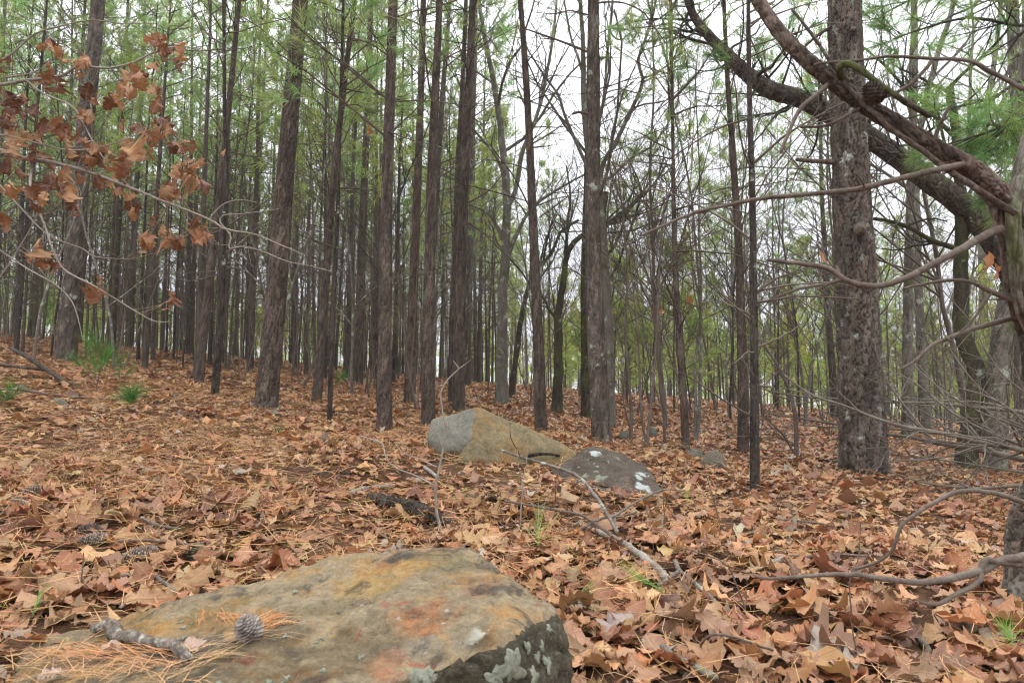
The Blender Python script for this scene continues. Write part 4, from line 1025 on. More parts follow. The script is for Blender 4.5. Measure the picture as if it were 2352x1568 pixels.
# each copied tree is told apart by the near trunks it shows between and by its order in depth there
MARKS = [(-1e4, 'left picture edge'), (163, 'far-left tall pine'), (470, 'slim green-stemmed pine'), (628, 'thick leaning pine'), (740, 'slim leaning pine'), (884, 'straight reddish pine'), (985, 'mossy-footed pine'),
         (1055, 'boulder-peak pine'), (1155, 'pale oak'), (1237, 'slim tilted pine'), (1374, 'grey-brown pine'), (1500, 'forked V sapling'), (1576, 'pine behind the stone'), (1733, 'dark twiggy sapling'), (1905, 'twig-ringed pine'), (1980, 'big plated pine'),
         (2100, 'brown middling trunk'), (2235, 'twisted mossy tree'), (1e5, 'right picture edge')]
ORD = ['nearest', 'second', 'third', 'fourth', 'fifth', 'sixth', 'seventh', 'eighth', 'ninth', 'tenth', 'eleventh', 'twelfth', 'thirteenth', 'fourteenth']
WORDS = {'pole pines of the crowded stand': 'pole-thin pine', 'pole pines of the open wood': 'pole-thin pine', 'pines of the crowded stand': 'thin brown pine', 'far pines of the open wood': 'tall far pine', 'young pines of the bright thicket': 'yellow-green young pine', 'young pines in the stand': 'shaded young pine',
         'bare saplings of the open wood': 'leafless sapling', 'bare saplings in the stand': 'leafless stand sapling', 'tall bare saplings of the open wood': 'tall leafless tree', 'tall bare saplings in the stand': 'tall leafless stand tree'}
REST = {'pole pines of the crowded stand': ' lost far back in the crowded stand', 'pole pines of the open wood': ' lost far back in the open wood', 'pines of the crowded stand': ' lost among the farthest trunks of the crowded stand', 'far pines of the open wood': ' lost in the farthest rows of the open wood', 'young pines of the bright thicket': ' lost at the far back of the bright thicket',
        'young pines in the stand': ' deep among the farthest trunks of the stand', 'bare saplings of the open wood': ' far back behind the other saplings of the open wood', 'bare saplings in the stand': ' far back among the trunks of the stand', 'tall bare saplings of the open wood': ' furthest back in the open wood', 'tall bare saplings in the stand': ' furthest back in the stand'}
bins = {}
for o in COL.objects:
    gname = o.get('group')
    if gname in WORDS:
        q = proj(np.array(o.location) + np.array([0, 0, .6]))[0]
        k = max(i for i, mk in enumerate(MARKS) if mk[0] <= q[0])
        bins.setdefault((gname, k), []).append((q[2], o.name))
for (gname, k), lst in bins.items():
    a_, b_ = MARKS[k][1], MARKS[min(k + 1, len(MARKS) - 1)][1]
    for r_, (_, nm) in enumerate(sorted(lst)):
        bpy.data.objects[nm]['label'] = WORDS[gname] + REST[gname]
        if r_ < len(ORD):
            first = (ORD[r_] + ' ') if r_ == 0 else (ORD[r_] + ' ')
            bpy.data.objects[nm]['label'] = f'{first}{WORDS[gname]} back between the {a_} and {b_}'

# ------------------------------------------------------------------ oak leaves
SECT0 = [(0, .02, 0), (.06, .08, .0), (.14, .22, .02), (.20, .24, .02), (.27, .17, 0), (.35, .33, .03), (.42, .38, .04), (.47, .33, .02), (.53, .21, .0), (.60, .33, .03), (.67, .37, .05), (.73, .27, .02), (.78, .19, .0), (.85, .25, .03), (.93, .17, .01), (1.0, .03, 0)]
SECTP = [(0, .02, 0), (.08, .09, 0), (.18, .19, 0), (.28, .26, 0), (.40, .33, .0), (.52, .36, 0), (.64, .34, 0), (.75, .28, 0), (.86, .20, 0), (.94, .11, 0), (1.0, .01, 0)]
SECT1 = [(0, .02, 0), (.14, .22, .03), (.26, .17, 0), (.37, .35, .03), (.44, .35, .03), (.53, .21, 0), (.63, .36, .04), (.76, .20, 0), (.87, .23, .03), (1.0, .03, 0)]
SECT1P = [(0, .02, 0), (.2, .20, 0), (.4, .33, 0), (.6, .34, 0), (.8, .24, 0), (1.0, .01, 0)]
SECT2 = [(0, .05, 0), (.2, .24, .02), (.42, .38, .03), (.54, .24, 0), (.70, .33, .03), (.88, .2, .01), (1.0, .03, 0)]
def leaf_shape(sect, across, seed, curl=1.0):
    r = np.random.RandomState(seed); V = []; LC_ = []
    wj = .8 + .35 * r.rand(); k1 = r.randn() * 1.0 * curl; k2 = (r.rand() * 2.6 - 1.0) * curl; tw = r.randn() * .6 * curl; wv = .10 * curl
    ph = r.rand() * 6.28
    aL, aR = 1 + .25 * r.randn(), 1 + .25 * r.randn()
    for (tt, w, sh) in sect:
        for c in across:
            ww = w * wj * (aL if c < 0 else aR) * (1 + .12 * r.randn()) * c
            x = tt - .5 + sh * abs(c) * (1 if abs(c) > .6 else .4)
            y = ww
            z = k2 * y * y * 1.3 + .5 * k1 * (x * x) + tw * x * y + wv * math.sin(9 * x + ph) * (abs(y) * 2) + wv * .5 * r.randn() * abs(c)
            V.append((x, y, z)); LC_.append((tt, ww, 0))
    n = len(across); q = []
    for i in range(len(sect) - 1):
        for j in range(n - 1):
            a = i * n + j; q.append((a, a + 1, a + n + 1, a + n))
    V = np.array(V); LC_ = np.array(LC_)
    # stalk
    b = len(V); st = np.array([(-.5, .008, V[n // 2, 2]), (-.5, -.008, V[n // 2, 2]), (-.62, .004 + .03 * r.randn(), V[n // 2, 2] + .03)])
    V = np.vstack([V, st]); LC_ = np.vstack([LC_, [[0, 0, 0]] * 3])
    return V, np.array(q), np.array([[b, b + 1, b + 2]]), LC_

PAL = np.array([(.43, .222, .097), (.365, .15, .056), (.285, .105, .046), (.18, .062, .032), (.49, .305, .148), (.31, .168, .105), (.41, .253, .136), (.45, .238, .112), (.37, .32, .255), (.24, .133, .078), (.355, .175, .083)])
PW = np.array([.18, .15, .12, .085, .10, .09, .09, .08, .025, .03, .05]); PW = PW / PW.sum()
def leaf_tints(n):
    c = PAL[rs.choice(len(PAL), n, p=PW)]
    return np.clip(c * (1 + .2 * rs.randn(n, 1)) * (1 + .05 * rs.randn(n, 3)), .02, .75)

class LeafGeo(Geo):
    def __init__(s): super().__init__(); s.lc = []
    def mesh(s, name, smooth=True):
        me = Geo.mesh(s, name, smooth)
        a = me.attributes.new('leafco', 'FLOAT_VECTOR', 'POINT'); a.data.foreach_set('vector', np.concatenate(s.lc).astype(np.float32).ravel())
        return me

def rotmats(yaw, tilt, tdir, flip):
    cy, sy = np.cos(yaw), np.sin(yaw); n = len(yaw); Z0 = np.zeros(n); O = np.ones(n)
    Rz = np.stack([np.stack([cy, -sy, Z0], -1), np.stack([sy, cy, Z0], -1), np.stack([Z0, Z0, O], -1)], 1)
    ax = np.stack([np.cos(tdir), np.sin(tdir), Z0], -1); c, s_ = np.cos(tilt), np.sin(tilt)
    K = np.zeros((n, 3, 3)); K[:, 0, 1] = -ax[:, 2]; K[:, 0, 2] = ax[:, 1]; K[:, 1, 0] = ax[:, 2]; K[:, 1, 2] = -ax[:, 0]; K[:, 2, 0] = -ax[:, 1]; K[:, 2, 1] = ax[:, 0]
    Rt = np.eye(3)[None] + s_[:, None, None] * K + (1 - c)[:, None, None] * (K @ K)
    F = np.tile(np.eye(3), (n, 1, 1)); F[:, 1, 1] = flip; F[:, 2, 2] = flip
    return Rt @ Rz @ F

def place_leaves(geo, shapes, pos, size, yaw, tilt, tdir, tint):
    n = len(pos); which = rs.randint(len(shapes), size=n); flip = np.where(rs.rand(n) < .35, -1.0, 1.0)
    Rm = rotmats(yaw, tilt, tdir, flip)
    for k, (V, q, t3, lc) in enumerate(shapes):
        ix = np.where(which == k)[0]
        if len(ix) == 0: continue
        W = np.einsum('nij,vj->nvi', Rm[ix], V) * size[ix][:, None, None] + pos[ix][:, None]
        nv = len(V); off = (np.arange(len(ix)) * nv)[:, None, None]
        geo.add(W.reshape(-1, 3), tris=(t3[None] + off).reshape(-1, 3), quads=(q[None] + off).reshape(-1, 4), tint=np.repeat(tint[ix], nv, axis=0))
        geo.lc.append(np.tile(lc, (len(ix), 1)))
    return which

A5 = (-1, -.5, 0, .5, 1); A3 = (-1, 0, 1)
SH0 = [leaf_shape(SECT0 if k % 4 else SECTP, A5, 100 + k) for k in range(20)]
SH1 = [leaf_shape(SECT1 if k % 4 else SECT1P, A3, 200 + k) for k in range(16)]
SH2 = [leaf_shape(SECT2, A3, 300 + k) for k in range(10)]

def wedge(n, y0, y1, ext=1.2, slope=.86):
    """points on the ground in front of the camera, evenly by area, a step wider than the frame"""
    out = []
    while len(out) < n:
        y = y0 + (y1 - y0) * rs.rand(n * 2); w = ext + slope * y; wm = ext + slope * y1
        keep = rs.rand(n * 2) < w / wm; y = y[keep]; w = w[keep]
        x = (rs.rand(len(y)) * 2 - 1) * w
        out += list(np.c_[x, y])
    return np.array(out[:n])

SW = []            # where sticks and logs lie on top, leaves keep clear
for line in ([(1153, 1034), (1203, 1051)], [(1363, 1133), (1398, 1185), (1416, 1222)], [(1069, 1142), (1174, 1150), (1276, 1176), (1349, 1208)], [(1336, 1211), (1421, 1240), (1476, 1278), (1530, 1326)], [(1340, 1212), (1413, 1182), (1465, 1150)],
             [(1551, 1288), (1576, 1321), (1648, 1391)], [(1521, 1484), (1601, 1533), (1645, 1556)], [(1716, 1312), (1798, 1282)], [(2034, 1371), (2096, 1441), (2136, 1498)], [(272, 1243), (357, 1241), (457, 1255)], [(282, 1321), (350, 1321), (407, 1363)],
             [(803, 1132), (905, 1113)], [(716, 1090), (805, 1090)], [(850, 1140), (940, 1163), (1022, 1208)], [(290, 1305), (350, 1295)], [(40, 1174), (90, 1145)], [(190, 1250), (240, 1255)], [(435, 1288), (460, 1288)]):
    SW += [G(*q)[:2] for q in line] + [None]
litter = LeafGeo(); singles = []
bands = [(.75, 3.2, 440, SH0, (.05, .14), .03), (3.2, 6.5, 400, SH1, (.045, .125), .03), (.75, 6.5, 150, SH2, (.025, .05), .035), (6.5, 13, 230, SH2, (.06, .13), .025), (13, 34, 30, SH2, (.14, .24), .03)]
for y0, y1, dens, shapes, (s0, s1_), zl in bands:
    area = (1.2 * 2 + .86 * (y0 + y1)) * (y1 - y0); n = int(area * dens)
    xy = wedge(n, y0, y1); size = s0 + (s1_ - s0) * rs.rand(n) ** 1.5
    # fewer leaves, more needles on the left slope, in drifts
    dr = fbm(np.c_[xy * 1.1, np.zeros(n)], 3, 77)
    keep = rs.rand(n) < np.clip(.95 + .35 * dr - .30 * np.clip((-xy[:, 0] - .3) / (1.2 + .35 * xy[:, 1]), 0, 1), .3, 1)
    for a_, b_ in zip(SW[:-1], SW[1:]):
        if a_ is None or b_ is None: continue
        ab = b_ - a_; tt = np.clip(((xy - a_) @ ab) / (ab @ ab), 0, 1)
        keep &= np.linalg.norm(xy - a_ - tt[:, None] * ab, axis=1) > np.where(size > .06, .028, -1)
    hp = P(1030, 1068, 4.2); keep &= ~((np.abs(xy[:, 0] - hp[0] * xy[:, 1] / 4.2) < .12) & (xy[:, 1] > 3.95) & (xy[:, 1] < 5.0))
    xy = xy[keep]; size = size[keep]; n = len(xy)
    z = ground_z(xy[:, 0], xy[:, 1])
    pos = np.c_[xy, z + .006 + zl * rs.rand(n) ** 1.5]
    tilt = np.abs(rs.normal(0, .20, n)); up = rs.rand(n) < .035; tilt[up] = .45 + .45 * rs.rand(up.sum())
    pos[up, 2] += .02
    yaw = rs.rand(n) * 6.28; td = rs.rand(n) * 6.28; tint = leaf_tints(n)
    if y0 < 1 and y1 < 4:
        q = proj(pos); inside = (q[:, 0] > 0) & (q[:, 0] < 2352) & (q[:, 1] < 1568) & (q[:, 1] > 0)
        # not under the big slab
        rk = proj(FGV); bx = np.clip((rk[:, 0] / 14).astype(int), -1, 200); topv = np.full(202, 9999.0)
        np.minimum.at(topv, bx, rk[:, 1])
        hid = q[:, 1] > topv[np.clip((q[:, 0] / 14).astype(int), 0, 167)] + 4
        top = pos[:, 2] - z
        score = np.where(inside & ~hid, q[:, 2] - 6 * top, 99)
        pick = np.argsort(score)[:300]
        m = np.zeros(n, bool); m[pick] = True
        for i in np.where(m)[0]:
            singles.append((pos[i] + np.array([0, 0, .012]), size[i], yaw[i], tilt[i], td[i], tint[i]))
        r = ~m
        place_leaves(litter, shapes, pos[r], size[r], yaw[r], tilt[r], td[r], tint[r])
    else:
        place_leaves(litter, shapes, pos, size, yaw, tilt, td, tint)
litter.obj('leaf_litter', M['leaf'], ground, kind='stuff')
for p_, sz, ya, ti, td_, tn in singles:
    g = LeafGeo()
    place_leaves(g, [SH0[rs.randint(len(SH0))]], np.zeros((1, 3)), np.array([sz * 1.08]), np.array([ya]), np.array([ti]), np.array([td_]), tn[None])
    g.obj('dead_leaf', M['leaf'], ground, loc=tuple(p_))

# needles on the ground
def straw(geo, centers, n, length, width, zbase, tint, flat=.12):
    N = len(centers) * n; C = np.repeat(centers, n, axis=0) + rs.randn(N, 3) * np.array([.01, .01, .004])
    a = rs.rand(N) * 6.28; d = np.stack([np.cos(a), np.sin(a), flat * rs.randn(N)], 1); l = length * (.7 + .5 * rs.rand(N, 1))
    sd = norm(np.cross(d, np.array([0, 0, 1.0]) + .5 * rs.randn(N, 3))) * width / 2
    bend = rs.randn(N, 3) * np.array([.12, .12, .08]) * l
    V = np.stack([C - sd, C + sd, C + d * l * .5 + bend + sd, C + d * l * .5 + bend - sd, C + d * l], 1).reshape(-1, 3)
    o = np.arange(N)[:, None] * 5
    geo.add(V, tris=(o + np.array([3, 2, 4])).reshape(-1, 3), quads=(o + np.array([0, 1, 2, 3])).reshape(-1, 4), tint=np.repeat(tint[:N] if len(tint) >= N else np.ones((N, 3)), 5, axis=0))
g = Geo()
for y0, y1, nn, wd in ((.8, 3.5, 5500, .0017), (3.5, 8, 8500, .0028), (8, 18, 5000, .006)):
    xy = wedge(nn, y0, y1)
    k = rs.rand(nn) < np.clip(.55 - .5 * xy[:, 0] / (.5 * xy[:, 1] + .6), .18, 1)
    xy = xy[k]; c = np.c_[xy, ground_z(xy[:, 0], xy[:, 1]) + .03 + .035 * rs.rand(len(xy))]
    tn = np.clip(np.array([(1, 1, 1)]) * (1 + .3 * rs.randn(len(c) * 4, 1)) * (1 + .08 * rs.randn(len(c) * 4, 3)), .3, 1.9)
    gm = rs.rand(len(c) * 4) < .08; tn[gm] = tn[gm] * np.array([.9, 1.3, .8])
    straw(g, c, 4, .13 if y0 < 8 else .2, wd, 0, tn, .15)
g.obj('pine_straw', M['straw'], ground, kind='stuff')
# pale dead grass wisps on the left
g = Geo()
for (u, v, n, h) in [(560, 1035, 80, .10), (330, 1010, 60, .09), (450, 990, 60, .09), (250, 1060, 50, .08), (905, 1050, 50, .09), (880, 1000, 40, .08), (150, 1120, 40, .07), (620, 1060, 50, .08), (420, 1090, 40, .07), (1240, 1225, 9, .12)]:
    b = G(u, v); n *= 3; c = b + rs.randn(n, 3) * np.array([.20, .12, 0]); c[:, 2] = ground_z(c[:, 0], c[:, 1])
    A, AR = grow(c, rs.randn(n, 3) * .5 + np.array([0, 0, 1]), h * (.7 + .8 * rs.rand(n)), np.full(n, .0014), 6, .35, -.10, .3)
    tubes(g, A, AR, 3, tint=np.repeat(np.array([[1.15, 1.3, 1.4]]), n, axis=0) * (1 + .2 * rs.randn(n, 1)))
g.obj('dry_grass', M['straw'], ground, kind='stuff')

# ------------------------------------------------------------------ green seedlings and sprigs
def seedling(label, u, v, n, length, width, tint, name='pine_seedling', cat='seedling', stem=.12, mat='needles_bright', droop=.25, spread=.5, group=None):
    b = G(u, v); t = empty(name, tuple(b), label, cat, group)
    g = Geo(); k = max(2, n // 60)
    st = np.array([[0, 0, -.02]]); A, AR = grow(st, np.array([[.1 * rs.randn(), .1 * rs.randn(), 1]]), np.array([stem]), np.array([.004]), 6, .1, .05, .5)
    s1, d1, l1, r1 = sprout(A, AR, max(3, k), (25, 70), .7, .2, 1, .7); B, BR = grow(s1, d1, l1, r1, 5, .12, .1, .5)
    tubes(g, A, AR, 5); tubes(g, B, BR, 4); g.obj('stem', M['bark_twig'], t)
    gn = Geo(); cs = np.concatenate([B[:, -1], B[:, -2], A[:, -1]]); ds = np.concatenate([B[:, -1] - B[:, -2]] * 2 + [A[:, -1] - A[:, -2]])
    tufts(gn, cs, ds, max(10, n // len(cs)), length, width, spread, tint, .15, droop); gn.obj('needles', M[mat], t, kind='stuff')
    return t
seedling('bright green bushy pine seedling on the leaves at left', 310, 940, 520, .15, .0028, (.75, .9, .7), stem=.14)
seedling('pale green drooping pine sapling behind the bright bushy seedling', 218, 905, 900, .15, .0036, (1.0, .95, .8), stem=.42)
seedling('tiny upright pine seedling right of the flat pale slab', 641, 1008, 60, .10, .0022, (1.0, 1.0, .7), stem=.05, droop=-.6, spread=.25)
seedling('small yellow-green pine seedling at the foot of a slim pine', 800, 905, 260, .14, .004, (.9, .95, .7), stem=.28)
seedling('low green pine seedling at the left edge of the leaves', 15, 935, 260, .13, .003, (.85, .95, .75), stem=.12)
seedling('wispy green pine seedling under the oak branch at far left', 110, 800, 800, .17, .004, (1.05, .9, .7), stem=.75)
seedling('thin green pine seedling beside the pale drooping one', 275, 885, 160, .13, .003, (1, .95, .7), stem=.22)
def sprig(label, u, v, az, n=26, L_=.10, w=.0016, tint=(1, 1, 1), mat='grass', lift=.06, spread=.35, name='needle_sprig', cat='needle sprig', elev=.35):
    b = G(u, v); b[2] += lift
    g = Geo(); d = np.array([[math.cos(az), math.sin(az), elev]])
    tufts(g, np.zeros((2, 3)), np.repeat(d, 2, 0), n, L_, w, spread, tint, .1, 0)
    return tag(g.obj(name, M[mat], loc=tuple(b)), label, cat)
sprig('fresh green needle sprig lying on leaves before the pale broken stick', 1500, 1392, 2.5, 34, .11, .0018, (.85, 1.05, .6))
sprig('straw-coloured needle fan beside the right end of the slab boulder', 1318, 1425, .3, 26, .11, .0016, (1.6, 1.15, 1.3))
sprig('upright pale grass tuft above the slab boulder', 1238, 1262, 1.57, 16, .13, .0018, (1.9, 1.35, 1.6), spread=.3, elev=2.2, name='grass_tuft', cat='grass tuft')
sprig('small green grass tuft right of the dark lichened boulder', 1580, 1172, 1.57, 12, .08, .0018, (1, 1.1, .7), spread=.3, elev=2.5, name='grass_tuft', cat='grass tuft')
sprig('green grass tuft in the lower right corner', 2320, 1510, 1.4, 40, .07, .0015, (.9, 1.0, .7), spread=.7, elev=.8, name='grass_tuft', cat='grass tuft')
sprig('little green blades between the cones at left', 80, 1448, 1.9, 10, .06, .0015, (1.0, 1.2, .9), spread=.4, elev=1.2, name='grass_tuft', cat='grass tuft')

# ------------------------------------------------------------------ sticks and logs on the ground
def stick(label, uv, w0, w1, mat='wood_dead', lift=.05, name='fallen_stick', cat='stick', sides=9, wob=.12, n=None, knobs=0, side=0, flatlift=None, forks=(), ends=None):
    pts = []
    for k, q in enumerate(uv):
        l_ = (q[2] + .02) if len(q) > 2 else lift
        pts.append(G(q[0], q[1], l_))
    pts = np.array(pts); loc = pts.mean(0); loc[2] = pts[:, 2].min()
    Ym = pts[:, 1].mean(); n = n or max(14, len(uv) * 6)
    pp = resample(pts - loc, n); rr = np.linspace(px2m(w0, Ym) / 2, px2m(w1, Ym) / 2, n)
    pp = pp + rr.mean() * .10 * rs.randn(*pp.shape)
    rr = rr * (1 + .05 * rs.randn(n)); 
    g = Geo(); 
    dd0 = norm(pp[0] - pp[1]); dd1 = norm(pp[-1] - pp[-2])      # closed, splintered ends
    P2 = np.vstack([pp[0] + dd0 * rr[0] * .35, pp, pp[-1] + dd1 * rr[-1] * .5]); R2 = np.r_[rr[0] * .25, rr, rr[-1] * .2]
    tubes(g, P2, R2, sides, wob=wob)
    if side:
        s1, d1, l1, r1 = sprout(pp[None], rr[None], side, (30, 65), .2, .2, .95, .45)
        B, BR = grow(s1, d1 * np.array([1, 1, .4]) + np.array([0, 0, .15]), l1, np.maximum(r1, .001), 6, .15, .0, .4); tubes(g, B, BR, 5)
    o = g.obj(name, M[mat], loc=tuple(loc)); tag(o, label, cat)
    for fu, fw0, fw1 in forks:
        q = np.array([G(x[0], x[1], x[2] if len(x) > 2 else lift) for x in fu]) - loc
        g2 = Geo(); pf = resample(q, 12); tubes(g2, pf, np.linspace(px2m(fw0, Ym) / 2, px2m(fw1, Ym) / 2, 12), 7, wob=.1); g2.obj('side_branch', M[mat], o)
    return o
stick('long thin grey stick slanting across the dark lichened boulder', [(1153, 1034, .10), (1203, 1051, .13), (1314, 1086, .16), (1363, 1133, .12), (1398, 1185, .07), (1416, 1222, .03)], 7, 7, knobs=1, side=4, lift=.08)
stick('thick dark bark-shedding stick behind the pale broken stick', [(1069, 1142), (1130, 1140), (1174, 1150), (1276, 1176), (1349, 1208)], 17, 13, 'wood_rot', .02, side=0)
stick('thin dark stick crossing over the pale broken stick', [(1159, 1150, .05), (1261, 1168, .07), (1334, 1182, .07), (1370, 1204, .07), (1421, 1240, .06)], 5.5, 7, 'bark_twig', side=5)
stick('pale barkless broken stick pointing at the lower right', [(1336, 1211), (1376, 1222), (1421, 1240), (1476, 1278), (1518, 1313), (1530, 1326)], 14, 16, 'bark_white', .035)
stick('curved grey twig forking toward the foot of the dark lichened boulder', [(1340, 1212, .03), (1375, 1192, .05), (1413, 1182, .06), (1465, 1150, .08), (1524, 1124, .09), (1568, 1127, .05)], 6, 3, forks=[([(1400, 1190, .05), (1430, 1184, .05), (1462, 1176, .05)], 6, 4), ([(1413, 1184, .05), (1412, 1205, .04), (1420, 1222, .03)], 6, 6)])
stick('knobbly grey stick with a forked end below the pale broken stick', [(1551, 1288), (1561, 1311), (1576, 1321), (1602, 1345), (1626, 1363), (1648, 1391)], 12, 9, forks=[([(1556, 1313), (1530, 1332), (1508, 1346)], 10, 7), ([(1562, 1325), (1575, 1345), (1582, 1362)], 5, 3)])
stick('lichen-crusted mossy stick at the bottom edge', [(1521, 1484), (1551, 1506), (1601, 1533), (1645, 1556)], 14, 16, 'bark_pale', .045)
stick('short pale stick end among leaves right of centre', [(1716, 1312), (1756, 1299), (1798, 1282)], 10, 13, 'bark_white', .03)
stick('thin level twig right of the short pale stick', [(1814, 1276), (1860, 1278), (1914, 1273), (2016, 1277)], 7, 4, lift=.03)
stick('grey half-buried stick pointing down near the right', [(2034, 1371), (2064, 1406), (2096, 1441), (2136, 1498)], 12, 15, lift=.02)
stick('slender grey twig on leaves near the arching branch', [(1784, 1191), (1839, 1196), (1880, 1201), (1914, 1208)], 5, 4)
stick('thin brown stick behind the left pine cones', [(272, 1243), (312, 1240), (357, 1241), (410, 1246), (457, 1255)], 7, 5)
stick('dark bent stick below the open grey cone', [(282, 1321), (320, 1319), (350, 1321), (375, 1336), (407, 1363)], 10, 9)
stick('short grey stick above the round cone', [(325, 1188), (345, 1199), (362, 1206), (413, 1214)], 8, 5)
stick('bleached short stick left of the white twig sapling', [(803, 1132), (838, 1121), (870, 1117), (905, 1113)], 11, 7, 'bark_white', .04)
stick('white lichened stick piece by the hollow boulder', [(975, 1073), (988, 1082), (1005, 1096)], 9, 7, 'bark_white', .035)
stick('small dark rotten wood piece left of the angular boulder', [(716, 1090), (755, 1086), (805, 1090)], 14, 9, 'wood_rot', .02)
stick('black fallen branch lying on the low end of the angular boulder', [(1212, 1046, .06), (1235, 1043, .1), (1262, 1042, .1), (1290, 1047, .07), (1312, 1053, .05)], 9, 4, 'wood_rot', .05)
stick('rotten dark log crumbling behind the slab boulder', [(850, 1140, .02), (882, 1150, .03), (940, 1163, .04), (985, 1183, .03), (1022, 1208, .0)], 20, 36, 'wood_rot', .03, name='rotten_log', cat='log', sides=20, wob=.22, n=40)
stick('grey twig curling in the leaves at lower right', [(1606, 1490, .0), (1620, 1466, .04), (1645, 1456, .06), (1690, 1463, .06), (1730, 1478, .05), (1775, 1492, .03)], 6, 6, 'bark_twig')
stick('dark fallen branch on the slope at far left', [(25, 800, .25), (60, 818, .2), (100, 845, .12), (140, 870, .05), (180, 892, .0)], 9, 9, 'bark_dark', forks=[([(0, 838, .1), (60, 844, .1), (115, 852, .1)], 8, 6)])
stick('low dark stick in front of the far left stones', [(0, 893, .03), (60, 897, .05), (130, 908, .03), (270, 918, .02)], 7, 5, 'bark_twig')
stick('thin grey stick lower left of the knobbly stick', [(1290, 1310), (1325, 1322), (1358, 1335), (1372, 1355)], 5, 4)

# on the slab boulder
c0 = [surf(FGV, u, v, 12) for u, v in [(213, 1446), (250, 1440), (268, 1462), (300, 1472), (350, 1482), (400, 1486)]]
c1 = [surf(FGV, u, v, 12) for u, v in [(400, 1484), (413, 1500), (430, 1518)]]
pts = np.array(c0) + np.array([0, 0, .012]); loc = pts.mean(0); g = Geo()
pp = resample(pts - loc, 30); pp = pp + .0012 * rs.randn(*pp.shape)
rr = np.interp(np.linspace(0, 1, 30), [0, .1, .2, .3, .6, 1], [.007, .012, .0145, .0125, .0115, .012]) * (1 + .06 * rs.randn(30))
bark_tube(g, np.vstack([pp[0] + [-.004, 0, 0], pp, pp[-1] + [.004, 0, 0]]), np.r_[.003, rr, .004], 28, 120, 9, .016, .009, .0032, 61, .5, 0)
tw = tag(g.obj('broken_twig', M['wood_dead'], loc=tuple(loc)), 'thick grey bent twig lying on the slab boulder', 'twig')
g = Geo(); pp = resample(np.array(c1) + np.array([0, 0, .010]) - loc, 12); bark_tube(g, np.vstack([pp, pp[-1] + [.004, -.004, 0]]), np.r_[np.linspace(.0115, .0095, 12), .002], 28, 50, 9, .016, .009, .003, 62, .5, 0); g.obj('bent_end', M['wood_dead'], tw)

def cone(label, loc, Lc, Rc, axis_, tint=(1, 1, 1), closed=False, spin=0, name='pine_cone', group=None):
    """a pine cone of overlapping scales in spirals round a core"""
    t = empty(name, tuple(loc), label, 'pine cone', group)
    ax = norm(np.array(axis_, float)); a = norm(np.cross(ax, np.array([.2, .1, 1.0]) if abs(ax[2]) < .9 else np.array([1.0, 0, 0]))); b = np.cross(ax, a)
    g = Geo(); k = np.linspace(0, 1, 12); prof = np.sin(np.clip(.12 + .88 * k, 0, 1) * PI) ** .6 * (.62 if not closed else .9)
    tubes(g, (k[:, None] - .5) * Lc * ax, np.maximum(prof * Rc, .001), 12, tint=np.array(tint) * .5)
    g.obj('core', M['cone'], t)
    g = Geo(); n = 130 if not closed else 150; i = np.arange(n); f = (i + .5) / n; th = i * 2.39996 + spin
    pr = np.sin((.08 + .90 * f) * PI) ** .6
    rad = norm(np.cos(th)[:, None] * a + np.sin(th)[:, None] * b); tan = np.cross(ax, rad)
    c = (f - .5)[:, None] * Lc * ax + rad * (Rc * pr * .72)[:, None]
    sz = Rc * (.42 if not closed else .36) * (.6 + .4 * pr)[:, None]
    out = norm(rad * (1.0 if not closed else .8) + ax * (.7 if not closed else .35))
    V = np.stack([c - tan * sz * .5 - rad * sz * .3, c + tan * sz * .5 - rad * sz * .3, c + tan * sz * .62 + out * sz * .55, c + out * sz * 1.0 + rad * sz * .18, c - tan * sz * .62 + out * sz * .55, c + out * sz * .4 - ax * sz * .45], 1)
    o = (i * 6)[:, None]
    T = np.concatenate([o + np.array([[0, 1, 2]]), o + np.array([[0, 2, 4]]), o + np.array([[2, 3, 4]]), o + np.array([[5, 2, 1]]), o + np.array([[4, 5, 0]]), o + np.array([[5, 3, 2]]), o + np.array([[5, 4, 3]])])
    g.add(V.reshape(-1, 3), tris=T, tint=np.repeat(np.array(tint)[None] * (1 + .18 * rs.randn(n, 1)), 6, axis=0))
    g.obj('scales', M['cone'], t, kind='stuff')
    return t
p_ = surf(FGV, 572, 1462, 12); cone('round grey closed pine cone resting on the slab boulder', p_ + np.array([0, 0, .02]), .052, .0245, (-.15, -.55, .8), (1.35, 1.4, 1.45), True)
b = G(320, 1300); cone('grey weathered pine cone lying sideways left of the slab', b + np.array([0, 0, .035]), .095, .021, (.95, .2, .25), (1.5, 1.5, 1.5))
b = G(205, 1240); cone('brown shaded pine cone behind the grey sideways cone', b + np.array([0, 0, .03]), .07, .022, (1, .1, .05), (.75, .7, .68))
b = G(212, 1262); cone('grey pine cone just below the brown shaded cone', b + np.array([0, 0, .03]), .08, .020, (.95, .25, .2), (1.3, 1.3, 1.3))
b = G(66, 1152); cone('open grey pine cone at the far left edge', b + np.array([0, 0, .03]), .085, .024, (.8, .1, .5), (1.25, 1.2, 1.15))
b = G(40, 1174); cone('pale pine cone below the open cone at the left edge', b + np.array([0, 0, .025]), .075, .024, (1, -.2, -.1), (1.5, 1.5, 1.5))
b = G(448, 1288); cone('round dark open cone near the end of the brown stick', b + np.array([0, 0, .025]), .045, .027, (.2, -.5, .8), (.8, .85, .6))
b = G(20, 1190); cone('white weathered cone tip at the extreme left edge', b + np.array([0, 0, .02]), .05, .018, (1, 0, .2), (1.8, 1.8, 1.8))
b = G(1822, 1418); cone('tiny grey cone nestled in large leaves at lower right', b + np.array([0, 0, .035]), .034, .016, (.8, .2, .3), (1.5, 1.5, 1.5), True)

